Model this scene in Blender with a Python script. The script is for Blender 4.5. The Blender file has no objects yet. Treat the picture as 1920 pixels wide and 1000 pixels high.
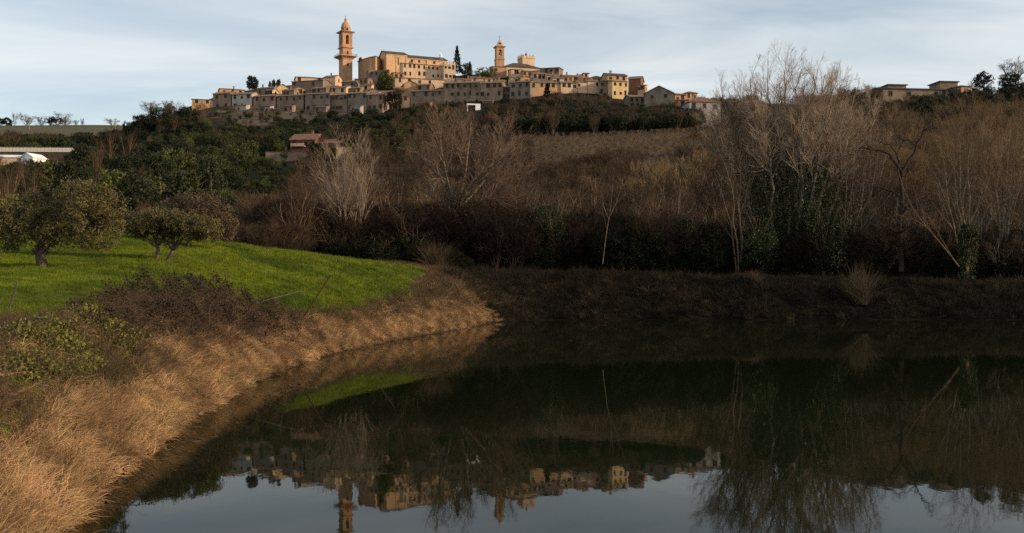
import bpy, math, random
import numpy as np
from mathutils import Vector, Matrix

# ------------------------------------------------------------------ camera, sky, sun
SC = bpy.context.scene
COL = SC.collection
F = 1867.0            # focal length in photo pixels (1920 wide, about 35 mm)
EYE = 4.0             # camera height over the pond surface
HOR = 515.0           # horizon row of the photo
cam_d = bpy.data.cameras.new("camera")
cam_d.lens = 35.0
cam_d.sensor_width = 36.0
cam_d.shift_y = 15.0 / 1920.0
cam_d.clip_start = 0.1
cam_d.clip_end = 8000
cam = bpy.data.objects.new("camera", cam_d)
cam.location = (0, 0, EYE)
cam.rotation_euler = (math.radians(90), 0, 0)
COL.objects.link(cam)
SC.camera = cam

SUN_EL, SUN_AZ = 15.0, 102.0      # azimuth clockwise from +Y (the view direction): from the right, a little behind
world = bpy.data.worlds.new("World")
SC.world = world
world.use_nodes = True
wn, wl = world.node_tree.nodes, world.node_tree.links
wn.clear()
w_out = wn.new("ShaderNodeOutputWorld")
w_bg = wn.new("ShaderNodeBackground")
w_bg.inputs["Strength"].default_value = 0.15
sky = wn.new("ShaderNodeTexSky")
sky.sky_type = "NISHITA"
sky.sun_disc = False
sky.sun_elevation = math.radians(SUN_EL)
sky.sun_rotation = math.radians(SUN_AZ)
sky.air_density = 1.0
sky.dust_density = 0.6
sky.ozone_density = 1.6
# thin cirrus: noise on a plane overhead, reached by dividing the view direction by its height
tc = wn.new("ShaderNodeTexCoord")
sx = wn.new("ShaderNodeSeparateXYZ")
wl.new(tc.outputs["Generated"], sx.inputs[0])
def wmath(op, a, b=None):
    n = wn.new("ShaderNodeMath"); n.operation = op
    for i, v in enumerate((a, b)):
        if v is None: continue
        if isinstance(v, (int, float)): n.inputs[i].default_value = v
        else: wl.new(v, n.inputs[i])
    return n.outputs[0]
zz = wmath("ADD", wmath("MAXIMUM", sx.outputs[2], 0.0), 0.12)
cu = wmath("DIVIDE", sx.outputs[0], zz)
cv = wmath("DIVIDE", sx.outputs[1], zz)
cb = wn.new("ShaderNodeCombineXYZ")
wl.new(cu, cb.inputs[0]); wl.new(cv, cb.inputs[1])
mp = wn.new("ShaderNodeMapping")
mp.inputs["Rotation"].default_value = (0, 0, math.radians(14))
mp.inputs["Scale"].default_value = (0.5, 1.7, 1)
mp.inputs["Location"].default_value = (2.1, 0.35, 0)
wl.new(cb.outputs[0], mp.inputs[0])
n1 = wn.new("ShaderNodeTexNoise")
n1.inputs["Scale"].default_value = 1.0
n1.inputs["Detail"].default_value = 9
n1.inputs["Roughness"].default_value = 0.55
n1.inputs["Distortion"].default_value = 0.7
wl.new(mp.outputs[0], n1.inputs["Vector"])
cr = wn.new("ShaderNodeValToRGB")
cr.color_ramp.elements[0].position = 0.28
cr.color_ramp.elements[1].position = 0.64
wl.new(n1.outputs[0], cr.inputs[0])
hz = wmath("POWER", wmath("SUBTRACT", 1.0, wmath("MINIMUM", wmath("MAXIMUM", sx.outputs[2], 0.0), 1.0)), 9.0)
cf = wmath("MINIMUM", wmath("ADD", wmath("MULTIPLY", wmath("ADD", wmath("MULTIPLY", cr.outputs[0], 0.85), 0.15), 0.7), wmath("MULTIPLY", hz, 0.66)), 0.96)
wm = wn.new("ShaderNodeMixRGB")
wm.inputs[2].default_value = (6.6, 6.7, 6.5, 1)
wl.new(cf, wm.inputs[0])
wl.new(sky.outputs[0], wm.inputs[1])
wl.new(wm.outputs[0], w_bg.inputs[0])
wl.new(w_bg.outputs[0], w_out.inputs[0])

sun_d = bpy.data.lights.new("sun", "SUN")
sun_d.energy = 5.0
sun_d.angle = math.radians(0.5)
sun_d.color = (1.0, 0.74, 0.48)
sun = bpy.data.objects.new("sun", sun_d)
_e, _a = math.radians(SUN_EL), math.radians(SUN_AZ)
SDIR = Vector((math.sin(_a) * math.cos(_e), math.cos(_a) * math.cos(_e), math.sin(_e)))
sun.rotation_euler = SDIR.to_track_quat("Z", "Y").to_euler()
sun.location = (120, -40, 80)
COL.objects.link(sun)
vs = SC.view_settings
vs.view_transform = "Standard"; vs.look = "None"; vs.exposure = 0.0; vs.gamma = 1.0; vs.use_curve_mapping = False
SC.render.engine = "CYCLES"
SC.cycles.max_bounces = 5; SC.cycles.diffuse_bounces = 2; SC.cycles.glossy_bounces = 3
SC.cycles.use_denoising = False

# ------------------------------------------------------------------ helpers
R = math.radians
def P(px, py, Y):
    return Vector(((px - 960.0) / F * Y, Y, EYE + (HOR - py) / F * Y))
def px2x(px, Y): return (px - 960.0) / F * Y

def tag(o, label=None, cat=None, group=None, kind=None):
    if label: o["label"] = label
    if cat: o["category"] = cat
    if group: o["group"] = group
    if kind: o["kind"] = kind
    return o
def empty(name, loc, rz=0.0):
    o = bpy.data.objects.new(name, None)
    o.location = loc; o.rotation_euler = (0, 0, rz); o.empty_display_size = 0.3
    COL.objects.link(o)
    return o
def put(name, mesh, parent=None, loc=(0, 0, 0), rot=(0, 0, 0), scale=(1, 1, 1)):
    o = bpy.data.objects.new(name, mesh)
    o.location = loc; o.rotation_euler = rot; o.scale = scale
    COL.objects.link(o)
    if parent is not None: o.parent = parent
    return o

class Geo:
    """Collects vertices and faces for ONE mesh."""
    def __init__(self): self.v = []; self.f = []; self.m = []; self.n = 0
    def add(self, v, f, m=0):
        v = np.asarray(v, float).reshape(-1, 3)
        f = np.asarray(f, int)
        self.v.append(v); self.f.append(f + self.n); self.m.append(np.full(len(f), m)); self.n += len(v)
    def box(self, x0, x1, y0, y1, z0, z1, m=0):
        v = [(x0,y0,z0),(x1,y0,z0),(x1,y1,z0),(x0,y1,z0),(x0,y0,z1),(x1,y0,z1),(x1,y1,z1),(x0,y1,z1)]
        self.add(v, [(0,3,2,1),(4,5,6,7),(0,1,5,4),(1,2,6,5),(2,3,7,6),(3,0,4,7)], m)
    def poly_extrude(self, prof, axis, a0, a1, m=0):
        """prof: list of 2D points (other two axes), extruded along axis 'x' or 'y' or 'z'."""
        n = len(prof); v = []
        for a in (a0, a1):
            for p, q in prof:
                v.append({"x": (a, p, q), "y": (p, a, q), "z": (p, q, a)}[axis])
        tri = []
        for i in range(n):
            j = (i + 1) % n
            self_f = (i, j, n + j, n + i)
            tri.append(self_f)
        self.add(v, tri, m)
        # caps as fans (profiles are star-shaped about their mean)
        c = np.mean(np.array(prof), axis=0)
        for a, rev in ((a0, True), (a1, False)):
            vv = [{"x": (a, p, q), "y": (p, a, q), "z": (p, q, a)}[axis] for p, q in prof]
            vv.append({"x": (a, c[0], c[1]), "y": (c[0], a, c[1]), "z": (c[0], c[1], a)}[axis])
            ff = [((i + 1) % n, i, n) if rev else (i, (i + 1) % n, n) for i in range(n)]
            self.add(vv, [t + (t[2],) for t in ff], m)
    def lathe(self, prof, sides, cx=0, cy=0, m=0, rot=0.0):
        v = []; f = []
        for (r, z) in prof:
            for k in range(sides):
                a = rot + 2 * math.pi * k / sides
                v.append((cx + r * math.cos(a), cy + r * math.sin(a), z))
        for i in range(len(prof) - 1):
            for k in range(sides):
                k2 = (k + 1) % sides
                f.append((i*sides + k, i*sides + k2, (i+1)*sides + k2, (i+1)*sides + k))
        self.add(v, f, m)
        for i, flip in ((0, 1), (len(prof) - 1, 0)):
            r, z = prof[i]
            if r > 1e-3:
                vv = [(cx + r*math.cos(rot + 2*math.pi*k/sides), cy + r*math.sin(rot + 2*math.pi*k/sides), z) for k in range(sides)] + [(cx, cy, z)]
                ff = [(k, (k+1) % sides, sides, sides) if not flip else ((k+1) % sides, k, sides, sides) for k in range(sides)]
                self.add(vv, ff, m)
    def tubes(self, PTS, RAD, sides=3, m=0, cap=False):
        PTS = np.asarray(PTS, float); RAD = np.asarray(RAD, float)
        if PTS.ndim == 2: PTS = PTS[None]; RAD = RAD[None]
        N, K, _ = PTS.shape
        T = np.empty_like(PTS)
        T[:, 1:-1] = PTS[:, 2:] - PTS[:, :-2]; T[:, 0] = PTS[:, 1] - PTS[:, 0]; T[:, -1] = PTS[:, -1] - PTS[:, -2]
        T /= np.linalg.norm(T, axis=2, keepdims=True) + 1e-9
        mean = T.mean(axis=1)
        ref = np.where((np.abs(mean[:, 2]) > 0.8)[:, None], np.array([1.0, 0.13, 0]), np.array([0.1, 0, 1.0]))[:, None, :]
        U = np.cross(T, np.broadcast_to(ref, T.shape)); U /= np.linalg.norm(U, axis=2, keepdims=True) + 1e-9
        V = np.cross(T, U)
        a = np.arange(sides) * 2 * math.pi / sides
        ring = PTS[:, :, None, :] + RAD[:, :, None, None] * (np.cos(a)[None, None, :, None] * U[:, :, None, :] + np.sin(a)[None, None, :, None] * V[:, :, None, :])
        base = (np.arange(N) * K * sides)[:, None, None]
        i = (np.arange(K - 1) * sides)[None, :, None]
        k = np.arange(sides)[None, None, :]; k2 = (k + 1) % sides
        q = np.stack([base + i + k, base + i + k2, base + i + sides + k2, base + i + sides + k], axis=-1).reshape(-1, 4)
        self.add(ring.reshape(-1, 3), q, m)
    def leaves(self, C, L, W, rng, m=0, up=0.0, axis=None):
        N = len(C)
        A = rng.normal(size=(N, 3)) if axis is None else axis
        A = A / (np.linalg.norm(A, axis=1, keepdims=True) + 1e-9)
        B = np.cross(A, rng.normal(size=(N, 3)) + np.array([0, 0, up]))
        B /= np.linalg.norm(B, axis=1, keepdims=True) + 1e-9
        L = (L * rng.uniform(0.6, 1.3, N))[:, None]; W = (W * rng.uniform(0.6, 1.3, N))[:, None]
        Nn = np.cross(A, B)
        v = np.stack([C - A*L/2, C + B*W/2 + Nn*W*0.12, C + A*L/2, C - B*W/2 + Nn*W*0.12], axis=1).reshape(-1, 3)
        self.add(v, np.arange(4*N).reshape(N, 4), m)
    def mesh(self, name, mats, smooth=False):
        me = bpy.data.meshes.new(name)
        V = np.concatenate(self.v); Fq = np.concatenate(self.f); M = np.concatenate(self.m)
        tri = (Fq[:, 2] == Fq[:, 3]) if Fq.shape[1] == 4 else np.zeros(len(Fq), bool)
        cnt = np.where(tri, 3, 4)
        flat = Fq.reshape(-1)
        keep = np.ones_like(flat, bool).reshape(-1, 4); keep[tri, 3] = False
        flat = flat[keep.reshape(-1)]
        me.vertices.add(len(V)); me.vertices.foreach_set("co", V.astype(np.float32).ravel())
        me.loops.add(len(flat)); me.loops.foreach_set("vertex_index", flat.astype(np.int32))
        me.polygons.add(len(cnt))
        st = np.concatenate([[0], np.cumsum(cnt)[:-1]])
        me.polygons.foreach_set("loop_start", st.astype(np.int32))
        me.polygons.foreach_set("loop_total", cnt.astype(np.int32))
        for mm in (mats if isinstance(mats, (list, tuple)) else [mats]): me.materials.append(mm)
        me.polygons.foreach_set("material_index", M.astype(np.int32))
        me.polygons.foreach_set("use_smooth", np.full(len(cnt), bool(smooth)))
        me.update(calc_edges=True)
        me.validate()
        return me

def scatter(name, pts, meshes, scl, idx=None, rot=None, tilt=0.12, seed=1):
    """Stuff: one object whose vertices carry instanced copies of a few meshes (geometry nodes)."""
    rng = np.random.default_rng(seed)
    n = len(pts)
    me = bpy.data.meshes.new(name)
    me.vertices.add(n); me.vertices.foreach_set("co", np.asarray(pts, np.float32).ravel())
    if rot is None:
        rot = np.stack([rng.normal(0, tilt, n), rng.normal(0, tilt, n), rng.uniform(0, 6.283, n)], axis=1)
    if idx is None: idx = rng.integers(0, len(meshes), n)
    a = me.attributes.new("rot", "FLOAT_VECTOR", "POINT"); a.data.foreach_set("vector", np.asarray(rot, np.float32).ravel())
    a = me.attributes.new("scl", "FLOAT", "POINT"); a.data.foreach_set("value", np.asarray(scl, np.float32))
    a = me.attributes.new("idx", "INT", "POINT"); a.data.foreach_set("value", np.asarray(idx, np.int32))
    me.update()
    o = put(name, me)
    o["kind"] = "stuff"
    cc = bpy.data.collections.new(name + "_kinds")
    for i, m in enumerate(meshes):
        ob = bpy.data.objects.new("%s_%02d" % (name, i), m); cc.objects.link(ob)
    ng = bpy.data.node_groups.new(name + "_nodes", "GeometryNodeTree")
    ng.interface.new_socket("Geometry", in_out="INPUT", socket_type="NodeSocketGeometry")
    ng.interface.new_socket("Geometry", in_out="OUTPUT", socket_type="NodeSocketGeometry")
    N, Lk = ng.nodes, ng.links
    gi = N.new("NodeGroupInput"); go = N.new("NodeGroupOutput")
    ci = N.new("GeometryNodeCollectionInfo")
    ci.inputs["Collection"].default_value = cc
    ci.inputs["Separate Children"].default_value = True
    ci.inputs["Reset Children"].default_value = True
    iop = N.new("GeometryNodeInstanceOnPoints")
    iop.inputs["Pick Instance"].default_value = True
    def attr(nm, ty, out):
        x = N.new("GeometryNodeInputNamedAttribute"); x.data_type = ty; x.inputs["Name"].default_value = nm
        return [s for s in x.outputs if s.name == "Attribute" and s.enabled][0]
    e2r = N.new("FunctionNodeEulerToRotation")
    Lk.new(attr("rot", "FLOAT_VECTOR", 0), e2r.inputs[0])
    Lk.new(gi.outputs[0], iop.inputs["Points"])
    Lk.new(ci.outputs[0], iop.inputs["Instance"])
    Lk.new(attr("idx", "INT", 0), iop.inputs["Instance Index"])
    Lk.new(e2r.outputs[0], iop.inputs["Rotation"])
    Lk.new(attr("scl", "FLOAT", 0), iop.inputs["Scale"])
    Lk.new(iop.outputs[0], go.inputs[0])
    md = o.modifiers.new("scatter", "NODES"); md.node_group = ng
    return o

# ------------------------------------------------------------------ materials
def mat(name, c1, c2=None, scale=2.0, rough=0.9, bump=0.0, bscale=8.0, rnd=0.0, coord="Object", detail=4, pos=(0.35, 0.65), spec=0.2, stretch=None, extra=None):
    m = bpy.data.materials.new(name); m.use_nodes = True
    nt = m.node_tree; N, L = nt.nodes, nt.links
    b = N["Principled BSDF"]
    b.inputs["Roughness"].default_value = rough
    b.inputs["Specular IOR Level"].default_value = spec
    c2 = c2 or c1
    t = N.new("ShaderNodeTexCoord")
    if coord == 'World':
        gm = N.new('ShaderNodeNewGeometry'); vec = gm.outputs['Position']
    else: vec = t.outputs[coord]
    if stretch:
        mpn = N.new("ShaderNodeMapping"); mpn.inputs["Scale"].default_value = stretch
        L.new(vec, mpn.inputs[0]); vec = mpn.outputs[0]
    nz = N.new("ShaderNodeTexNoise"); nz.inputs["Scale"].default_value = scale; nz.inputs["Detail"].default_value = detail
    L.new(vec, nz.inputs["Vector"])
    rp = N.new("ShaderNodeValToRGB")
    rp.color_ramp.elements[0].position, rp.color_ramp.elements[1].position = pos
    rp.color_ramp.elements[0].color = (*c1, 1); rp.color_ramp.elements[1].color = (*c2, 1)
    L.new(nz.outputs[0], rp.inputs[0])
    col = rp.outputs[0]
    if rnd > 0:
        oi = N.new("ShaderNodeObjectInfo")
        mr = N.new("ShaderNodeMapRange"); mr.inputs["To Min"].default_value = 1 - rnd; mr.inputs["To Max"].default_value = 1 + rnd
        L.new(oi.outputs["Random"], mr.inputs[0])
        hs = N.new("ShaderNodeHueSaturation")
        L.new(mr.outputs[0], hs.inputs["Value"])
        mr2 = N.new("ShaderNodeMapRange"); mr2.inputs["To Min"].default_value = 0.5 + 0.03 * rnd; mr2.inputs["To Max"].default_value = 0.5 - 0.05 * rnd
        mu = N.new("ShaderNodeMath"); mu.operation = "MULTIPLY"; mu.inputs[1].default_value = 7.31
        fr = N.new("ShaderNodeMath"); fr.operation = "FRACT"
        L.new(oi.outputs["Random"], mu.inputs[0]); L.new(mu.outputs[0], fr.inputs[0]); L.new(fr.outputs[0], mr2.inputs[0])
        L.new(mr2.outputs[0], hs.inputs["Hue"])
        L.new(col, hs.inputs["Color"]); col = hs.outputs[0]
    L.new(col, b.inputs["Base Color"])
    if bump > 0:
        nb = N.new("ShaderNodeTexNoise"); nb.inputs["Scale"].default_value = bscale; nb.inputs["Detail"].default_value = 5
        L.new(vec, nb.inputs["Vector"])
        bp = N.new("ShaderNodeBump"); bp.inputs["Strength"].default_value = bump; bp.inputs["Distance"].default_value = 0.1
        L.new(nb.outputs[0], bp.inputs["Height"]); L.new(bp.outputs[0], b.inputs["Normal"])
    return m

def wall_mat(name, c, dirt=0.55):
    """Weathered masonry or plaster: large stains, finer mottling, faint courses in relief."""
    m = bpy.data.materials.new(name); m.use_nodes = True
    nt = m.node_tree; N, L = nt.nodes, nt.links
    b = N["Principled BSDF"]; b.inputs["Roughness"].default_value = 0.92; b.inputs["Specular IOR Level"].default_value = 0.15
    t = N.new("ShaderNodeTexCoord")
    n1 = N.new("ShaderNodeTexNoise"); n1.inputs["Scale"].default_value = 0.35; n1.inputs["Detail"].default_value = 6
    n2 = N.new("ShaderNodeTexNoise"); n2.inputs["Scale"].default_value = 2.2; n2.inputs["Detail"].default_value = 5; n2.inputs["Roughness"].default_value = 0.7
    mpn = N.new("ShaderNodeMapping"); mpn.inputs["Scale"].default_value = (1.0, 1.0, 0.45)
    L.new(t.outputs["Object"], mpn.inputs[0])
    L.new(mpn.outputs[0], n1.inputs["Vector"]); L.new(t.outputs["Object"], n2.inputs["Vector"])
    r1 = N.new("ShaderNodeValToRGB")
    r1.color_ramp.elements[0].position, r1.color_ramp.elements[1].position = 0.35, 0.62
    r1.color_ramp.elements[0].color = (*[x * dirt for x in c], 1); r1.color_ramp.elements[1].color = (*c, 1)
    L.new(n1.outputs[0], r1.inputs[0])
    r2 = N.new("ShaderNodeValToRGB")
    r2.color_ramp.elements[0].position, r2.color_ramp.elements[1].position = 0.38, 0.6
    r2.color_ramp.elements[0].color = (0.62, 0.58, 0.54, 1); r2.color_ramp.elements[1].color = (1.12, 1.1, 1.06, 1)
    L.new(n2.outputs[0], r2.inputs[0])
    mx = N.new("ShaderNodeMixRGB"); mx.blend_type = "MULTIPLY"; mx.inputs[0].default_value = 0.85
    L.new(r1.outputs[0], mx.inputs[1]); L.new(r2.outputs[0], mx.inputs[2])
    L.new(mx.outputs[0], b.inputs["Base Color"])
    bp = N.new("ShaderNodeBump"); bp.inputs["Strength"].default_value = 0.5; bp.inputs["Distance"].default_value = 0.12
    L.new(n2.outputs[0], bp.inputs["Height"]); L.new(bp.outputs[0], b.inputs["Normal"])
    return m

def roof_mat(name, c):
    m = bpy.data.materials.new(name); m.use_nodes = True
    nt = m.node_tree; N, L = nt.nodes, nt.links
    b = N["Principled BSDF"]; b.inputs["Roughness"].default_value = 0.9; b.inputs["Specular IOR Level"].default_value = 0.15
    t = N.new("ShaderNodeTexCoord")
    n1 = N.new("ShaderNodeTexNoise"); n1.inputs["Scale"].default_value = 1.1; n1.inputs["Detail"].default_value = 7; n1.inputs["Roughness"].default_value = 0.7
    L.new(t.outputs["Object"], n1.inputs["Vector"])
    r1 = N.new("ShaderNodeValToRGB")
    r1.color_ramp.elements[0].position, r1.color_ramp.elements[1].position = 0.33, 0.66
    r1.color_ramp.elements[0].color = (*[x * 0.5 for x in c], 1); r1.color_ramp.elements[1].color = (*[min(1, x * 1.35) for x in c], 1)
    L.new(n1.outputs[0], r1.inputs[0]); L.new(r1.outputs[0], b.inputs["Base Color"])
    wv = N.new("ShaderNodeTexWave"); wv.inputs["Scale"].default_value = 1.6; wv.inputs["Distortion"].default_value = 1.0; wv.bands_direction = "X"
    L.new(t.outputs["Object"], wv.inputs["Vector"])
    bp = N.new("ShaderNodeBump"); bp.inputs["Strength"].default_value = 0.6; bp.inputs["Distance"].default_value = 0.08
    L.new(wv.outputs[0], bp.inputs["Height"]); L.new(bp.outputs[0], b.inputs["Normal"])
    return m

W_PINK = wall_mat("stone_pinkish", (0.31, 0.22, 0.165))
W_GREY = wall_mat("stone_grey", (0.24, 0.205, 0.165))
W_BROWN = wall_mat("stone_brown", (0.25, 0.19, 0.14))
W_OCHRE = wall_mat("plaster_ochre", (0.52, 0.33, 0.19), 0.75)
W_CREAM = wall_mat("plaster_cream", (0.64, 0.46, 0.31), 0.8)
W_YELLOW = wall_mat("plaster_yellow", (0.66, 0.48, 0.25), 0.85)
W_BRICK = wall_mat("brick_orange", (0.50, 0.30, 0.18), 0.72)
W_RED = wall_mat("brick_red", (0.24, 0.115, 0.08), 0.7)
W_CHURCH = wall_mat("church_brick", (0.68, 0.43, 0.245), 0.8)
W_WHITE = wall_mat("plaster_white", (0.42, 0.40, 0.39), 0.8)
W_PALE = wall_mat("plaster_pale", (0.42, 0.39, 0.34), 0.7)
WHITE = mat("white_paint", (0.78, 0.77, 0.74), rough=0.6)
ROOF = roof_mat("old_roof_tiles", (0.20, 0.14, 0.095))
ROOF_RED = roof_mat("red_roof_tiles", (0.20, 0.105, 0.075))
ROOF_GREY = roof_mat("grey_roof_tiles", (0.085, 0.075, 0.065))
LEAD = mat("weathered_metal", (0.10, 0.10, 0.09), (0.16, 0.15, 0.13), rough=0.6)
IRON = mat("dark_iron", (0.03, 0.03, 0.03), rough=0.6)
GLASS = mat("dark_window_glass", (0.012, 0.009, 0.008), rough=0.45, spec=0.12)
FRAME = mat("stone_surround", (0.12, 0.09, 0.07), rough=0.9)
SHUT_BR = mat("brown_shutter", (0.055, 0.028, 0.02), rough=0.8)
SHUT_GR = mat("green_shutter", (0.03, 0.055, 0.04), rough=0.8)
TERRACOTTA = mat("terracotta", (0.28, 0.15, 0.09), rough=0.9)

BARK_PALE = mat("pale_bark", (0.11, 0.085, 0.06), (0.27, 0.215, 0.155), scale=3, rough=0.9)
BARK_GREY = mat("grey_bark", (0.13, 0.105, 0.085), (0.23, 0.19, 0.155), scale=3, rough=0.9)
BARK_DARK = mat("dark_bark", (0.022, 0.015, 0.013), (0.04, 0.028, 0.023), scale=3, rough=0.95)
BARK_BROWN = mat("brown_bark", (0.10, 0.065, 0.04), (0.17, 0.115, 0.075), scale=3, rough=0.95)
TWIG_PALE = mat("pale_twigs", (0.22, 0.158, 0.102), (0.38, 0.285, 0.195), scale=1, rough=0.9)
TWIG_RED = mat("reddish_twigs", (0.034, 0.021, 0.012), (0.062, 0.039, 0.022), scale=0.6, rough=0.95, rnd=0.35)
TWIG_BROWN = mat("brown_twigs", (0.055, 0.036, 0.021), (0.10, 0.066, 0.037), scale=0.6, rough=0.95, rnd=0.35)
BARK_WARM = mat("warm_grey_bark", (0.085, 0.062, 0.043), (0.19, 0.14, 0.10), scale=3, rough=0.9)
TWIG_FORK = mat("warm_brown_twigs", (0.115, 0.073, 0.046), (0.215, 0.142, 0.092), scale=0.6, rough=0.95)
BARK_SAP = mat("pale_gold_bark", (0.22, 0.165, 0.085), (0.36, 0.275, 0.15), scale=2, rough=0.9)
BARK_GOLD = mat("golden_bark", (0.13, 0.085, 0.035), (0.24, 0.165, 0.075), scale=2, rough=0.9)
TWIG_SHADE = mat("dark_wet_twigs", (0.014, 0.009, 0.0065), (0.030, 0.019, 0.013), scale=0.6, rough=0.95, rnd=0.4)  # twig colour darkened in place of shade on the front thicket rows
TWIG_ORANGE = mat("orange_twigs", (0.11, 0.070, 0.032), (0.20, 0.135, 0.066), scale=0.6, rough=0.95, rnd=0.3)
TWIG_GREY = mat("grey_twigs", (0.065, 0.052, 0.034), (0.12, 0.098, 0.062), scale=0.6, rough=0.95, rnd=0.3)
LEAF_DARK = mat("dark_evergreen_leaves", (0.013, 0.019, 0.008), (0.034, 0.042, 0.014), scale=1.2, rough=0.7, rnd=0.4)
LEAF_SHADE = mat("shaded_evergreen_leaves", (0.006, 0.009, 0.004), (0.016, 0.020, 0.007), scale=1.2, rough=0.8, rnd=0.3, spec=0.08)  # evergreen leaf colour with the shade at the thicket foot put in
LEAF_MID = mat("mid_green_leaves", (0.035, 0.044, 0.011), (0.085, 0.095, 0.02), scale=1.2, rough=0.7, rnd=0.4)
LEAF_CYP = mat("cypress_leaves", (0.008, 0.013, 0.009), (0.02, 0.028, 0.016), scale=1.5, rough=0.8, rnd=0.25)
LEAF_IVY = mat("ivy_leaves", (0.012, 0.022, 0.006), (0.04, 0.058, 0.014), scale=1.6, rough=0.45, rnd=0.2)
LEAF_OLIVE = mat("olive_leaves", (0.050, 0.046, 0.015), (0.150, 0.128, 0.042), scale=1.4, rough=0.6, rnd=0.12)
LEAF_BRAMBLE = mat("bramble_leaves", (0.014, 0.011, 0.006), (0.045, 0.030, 0.014), scale=2.2, rough=0.8)
LEAF_WEED = mat("weed_leaves", (0.045, 0.054, 0.010), (0.18, 0.16, 0.035), scale=2.5, rough=0.6, rnd=0.3)
GRASS = mat("green_grass", (0.048, 0.078, 0.003), (0.120, 0.155, 0.005), scale=0.30, rough=0.8, rnd=0.3, coord="World", detail=6)
STRAW = mat("dry_straw", (0.165, 0.096, 0.041), (0.51, 0.33, 0.155), scale=0.9, rough=0.85, rnd=0.45, coord="World", detail=8)
STRAW_DULL = mat("dull_dry_grass", (0.06, 0.042, 0.022), (0.13, 0.09, 0.046), scale=1.2, rough=0.9, rnd=0.3)
DARKDRY = mat("shaded_dry_grass", (0.045, 0.032, 0.019), (0.085, 0.062, 0.036), scale=1.2, rough=0.9)
WOOD = mat("weathered_wood", (0.06, 0.05, 0.04), (0.12, 0.10, 0.085), scale=6, rough=0.9, stretch=(1, 1, 0.2))
WOOD_PALE = mat("pale_wood", (0.16, 0.135, 0.11), (0.26, 0.22, 0.18), scale=6, rough=0.9)
RUST = mat("rusty_wood", (0.08, 0.035, 0.022), (0.13, 0.06, 0.035), scale=6, rough=0.9)

# ------------------------------------------------------------------ terrain
def tps_fit(C, V, lam=1e-6):
    n = len(C)
    d2 = ((C[:, None] - C[None]) ** 2).sum(-1)
    K = 0.5 * d2 * np.log(d2 + 1e-12); K[d2 < 1e-12] = 0
    Pm = np.concatenate([np.ones((n, 1)), C], 1)
    A = np.zeros((n + 3, n + 3)); A[:n, :n] = K + lam * np.eye(n); A[:n, n:] = Pm; A[n:, :n] = Pm.T
    return C, np.linalg.solve(A, np.concatenate([V, np.zeros(3)]))
def tps_eval(fit, X):
    C, w = fit
    out = np.empty(len(X))
    for i in range(0, len(X), 20000):
        x = X[i:i+20000]
        d2 = ((x[:, None] - C[None]) ** 2).sum(-1)
        K = 0.5 * d2 * np.log(d2 + 1e-12)
        out[i:i+20000] = K @ w[:-3] + w[-3] + x @ w[-2:]
    return out

# pond outline, clockwise from the near left bank; interior lies inside the polygon
SHORE_L = [(-4.2, 9.6), (-6.6, 14.0), (-6.95, 15.4), (-7.6, 18.4), (-8.0, 21), (-8.35, 24.2), (-8.75, 27), (-9.05, 30.5), (-9.5, 35), (-9.6, 40.4), (-9.5, 45),
           (-8.9, 51.5), (-7.9, 57), (-6.7, 62.2), (-5.2, 68), (-3.3, 74.7), (-1.6, 83.0)]
SHORE_F = [(1.5, 86.6), (4, 87.5), (7, 87.3), (11, 88.3), (14, 87.7), (18, 88.5), (22, 87.6), (27, 88.2), (31, 87.6), (36, 88.4), (41, 87.4), (46, 87.9), (56, 85), (66, 78)]
SHORE_R = [(72, 66), (70, 45), (60, 22), (42, 8), (20, 6.5), (6, 7.2)]
SHORE = np.array(SHORE_L + SHORE_F + SHORE_R)
def shore_dist(X, Y):
    """signed distance to the water's edge: positive on land, negative on the pond"""
    p = np.stack([X, Y], 1)
    a = SHORE; b = np.roll(SHORE, -1, axis=0)
    best = np.full(len(p), 1e9); ins = np.zeros(len(p), bool)
    for (ax, ay), (bx, by) in zip(a, b):
        d = np.array([bx - ax, by - ay]); L2 = d @ d
        t = np.clip(((p[:, 0] - ax) * d[0] + (p[:, 1] - ay) * d[1]) / L2, 0, 1)
        q = np.stack([ax + t * d[0], ay + t * d[1]], 1)
        best = np.minimum(best, np.hypot(*(p - q).T))
        c = ((ay > p[:, 1]) != (by > p[:, 1]))
        with np.errstate(divide="ignore", invalid="ignore"):
            xi = ax + (p[:, 1] - ay) / (by - ay + 1e-12) * (bx - ax)
        ins ^= c & (p[:, 0] < xi)
    return np.where(ins, -best, best)

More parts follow.
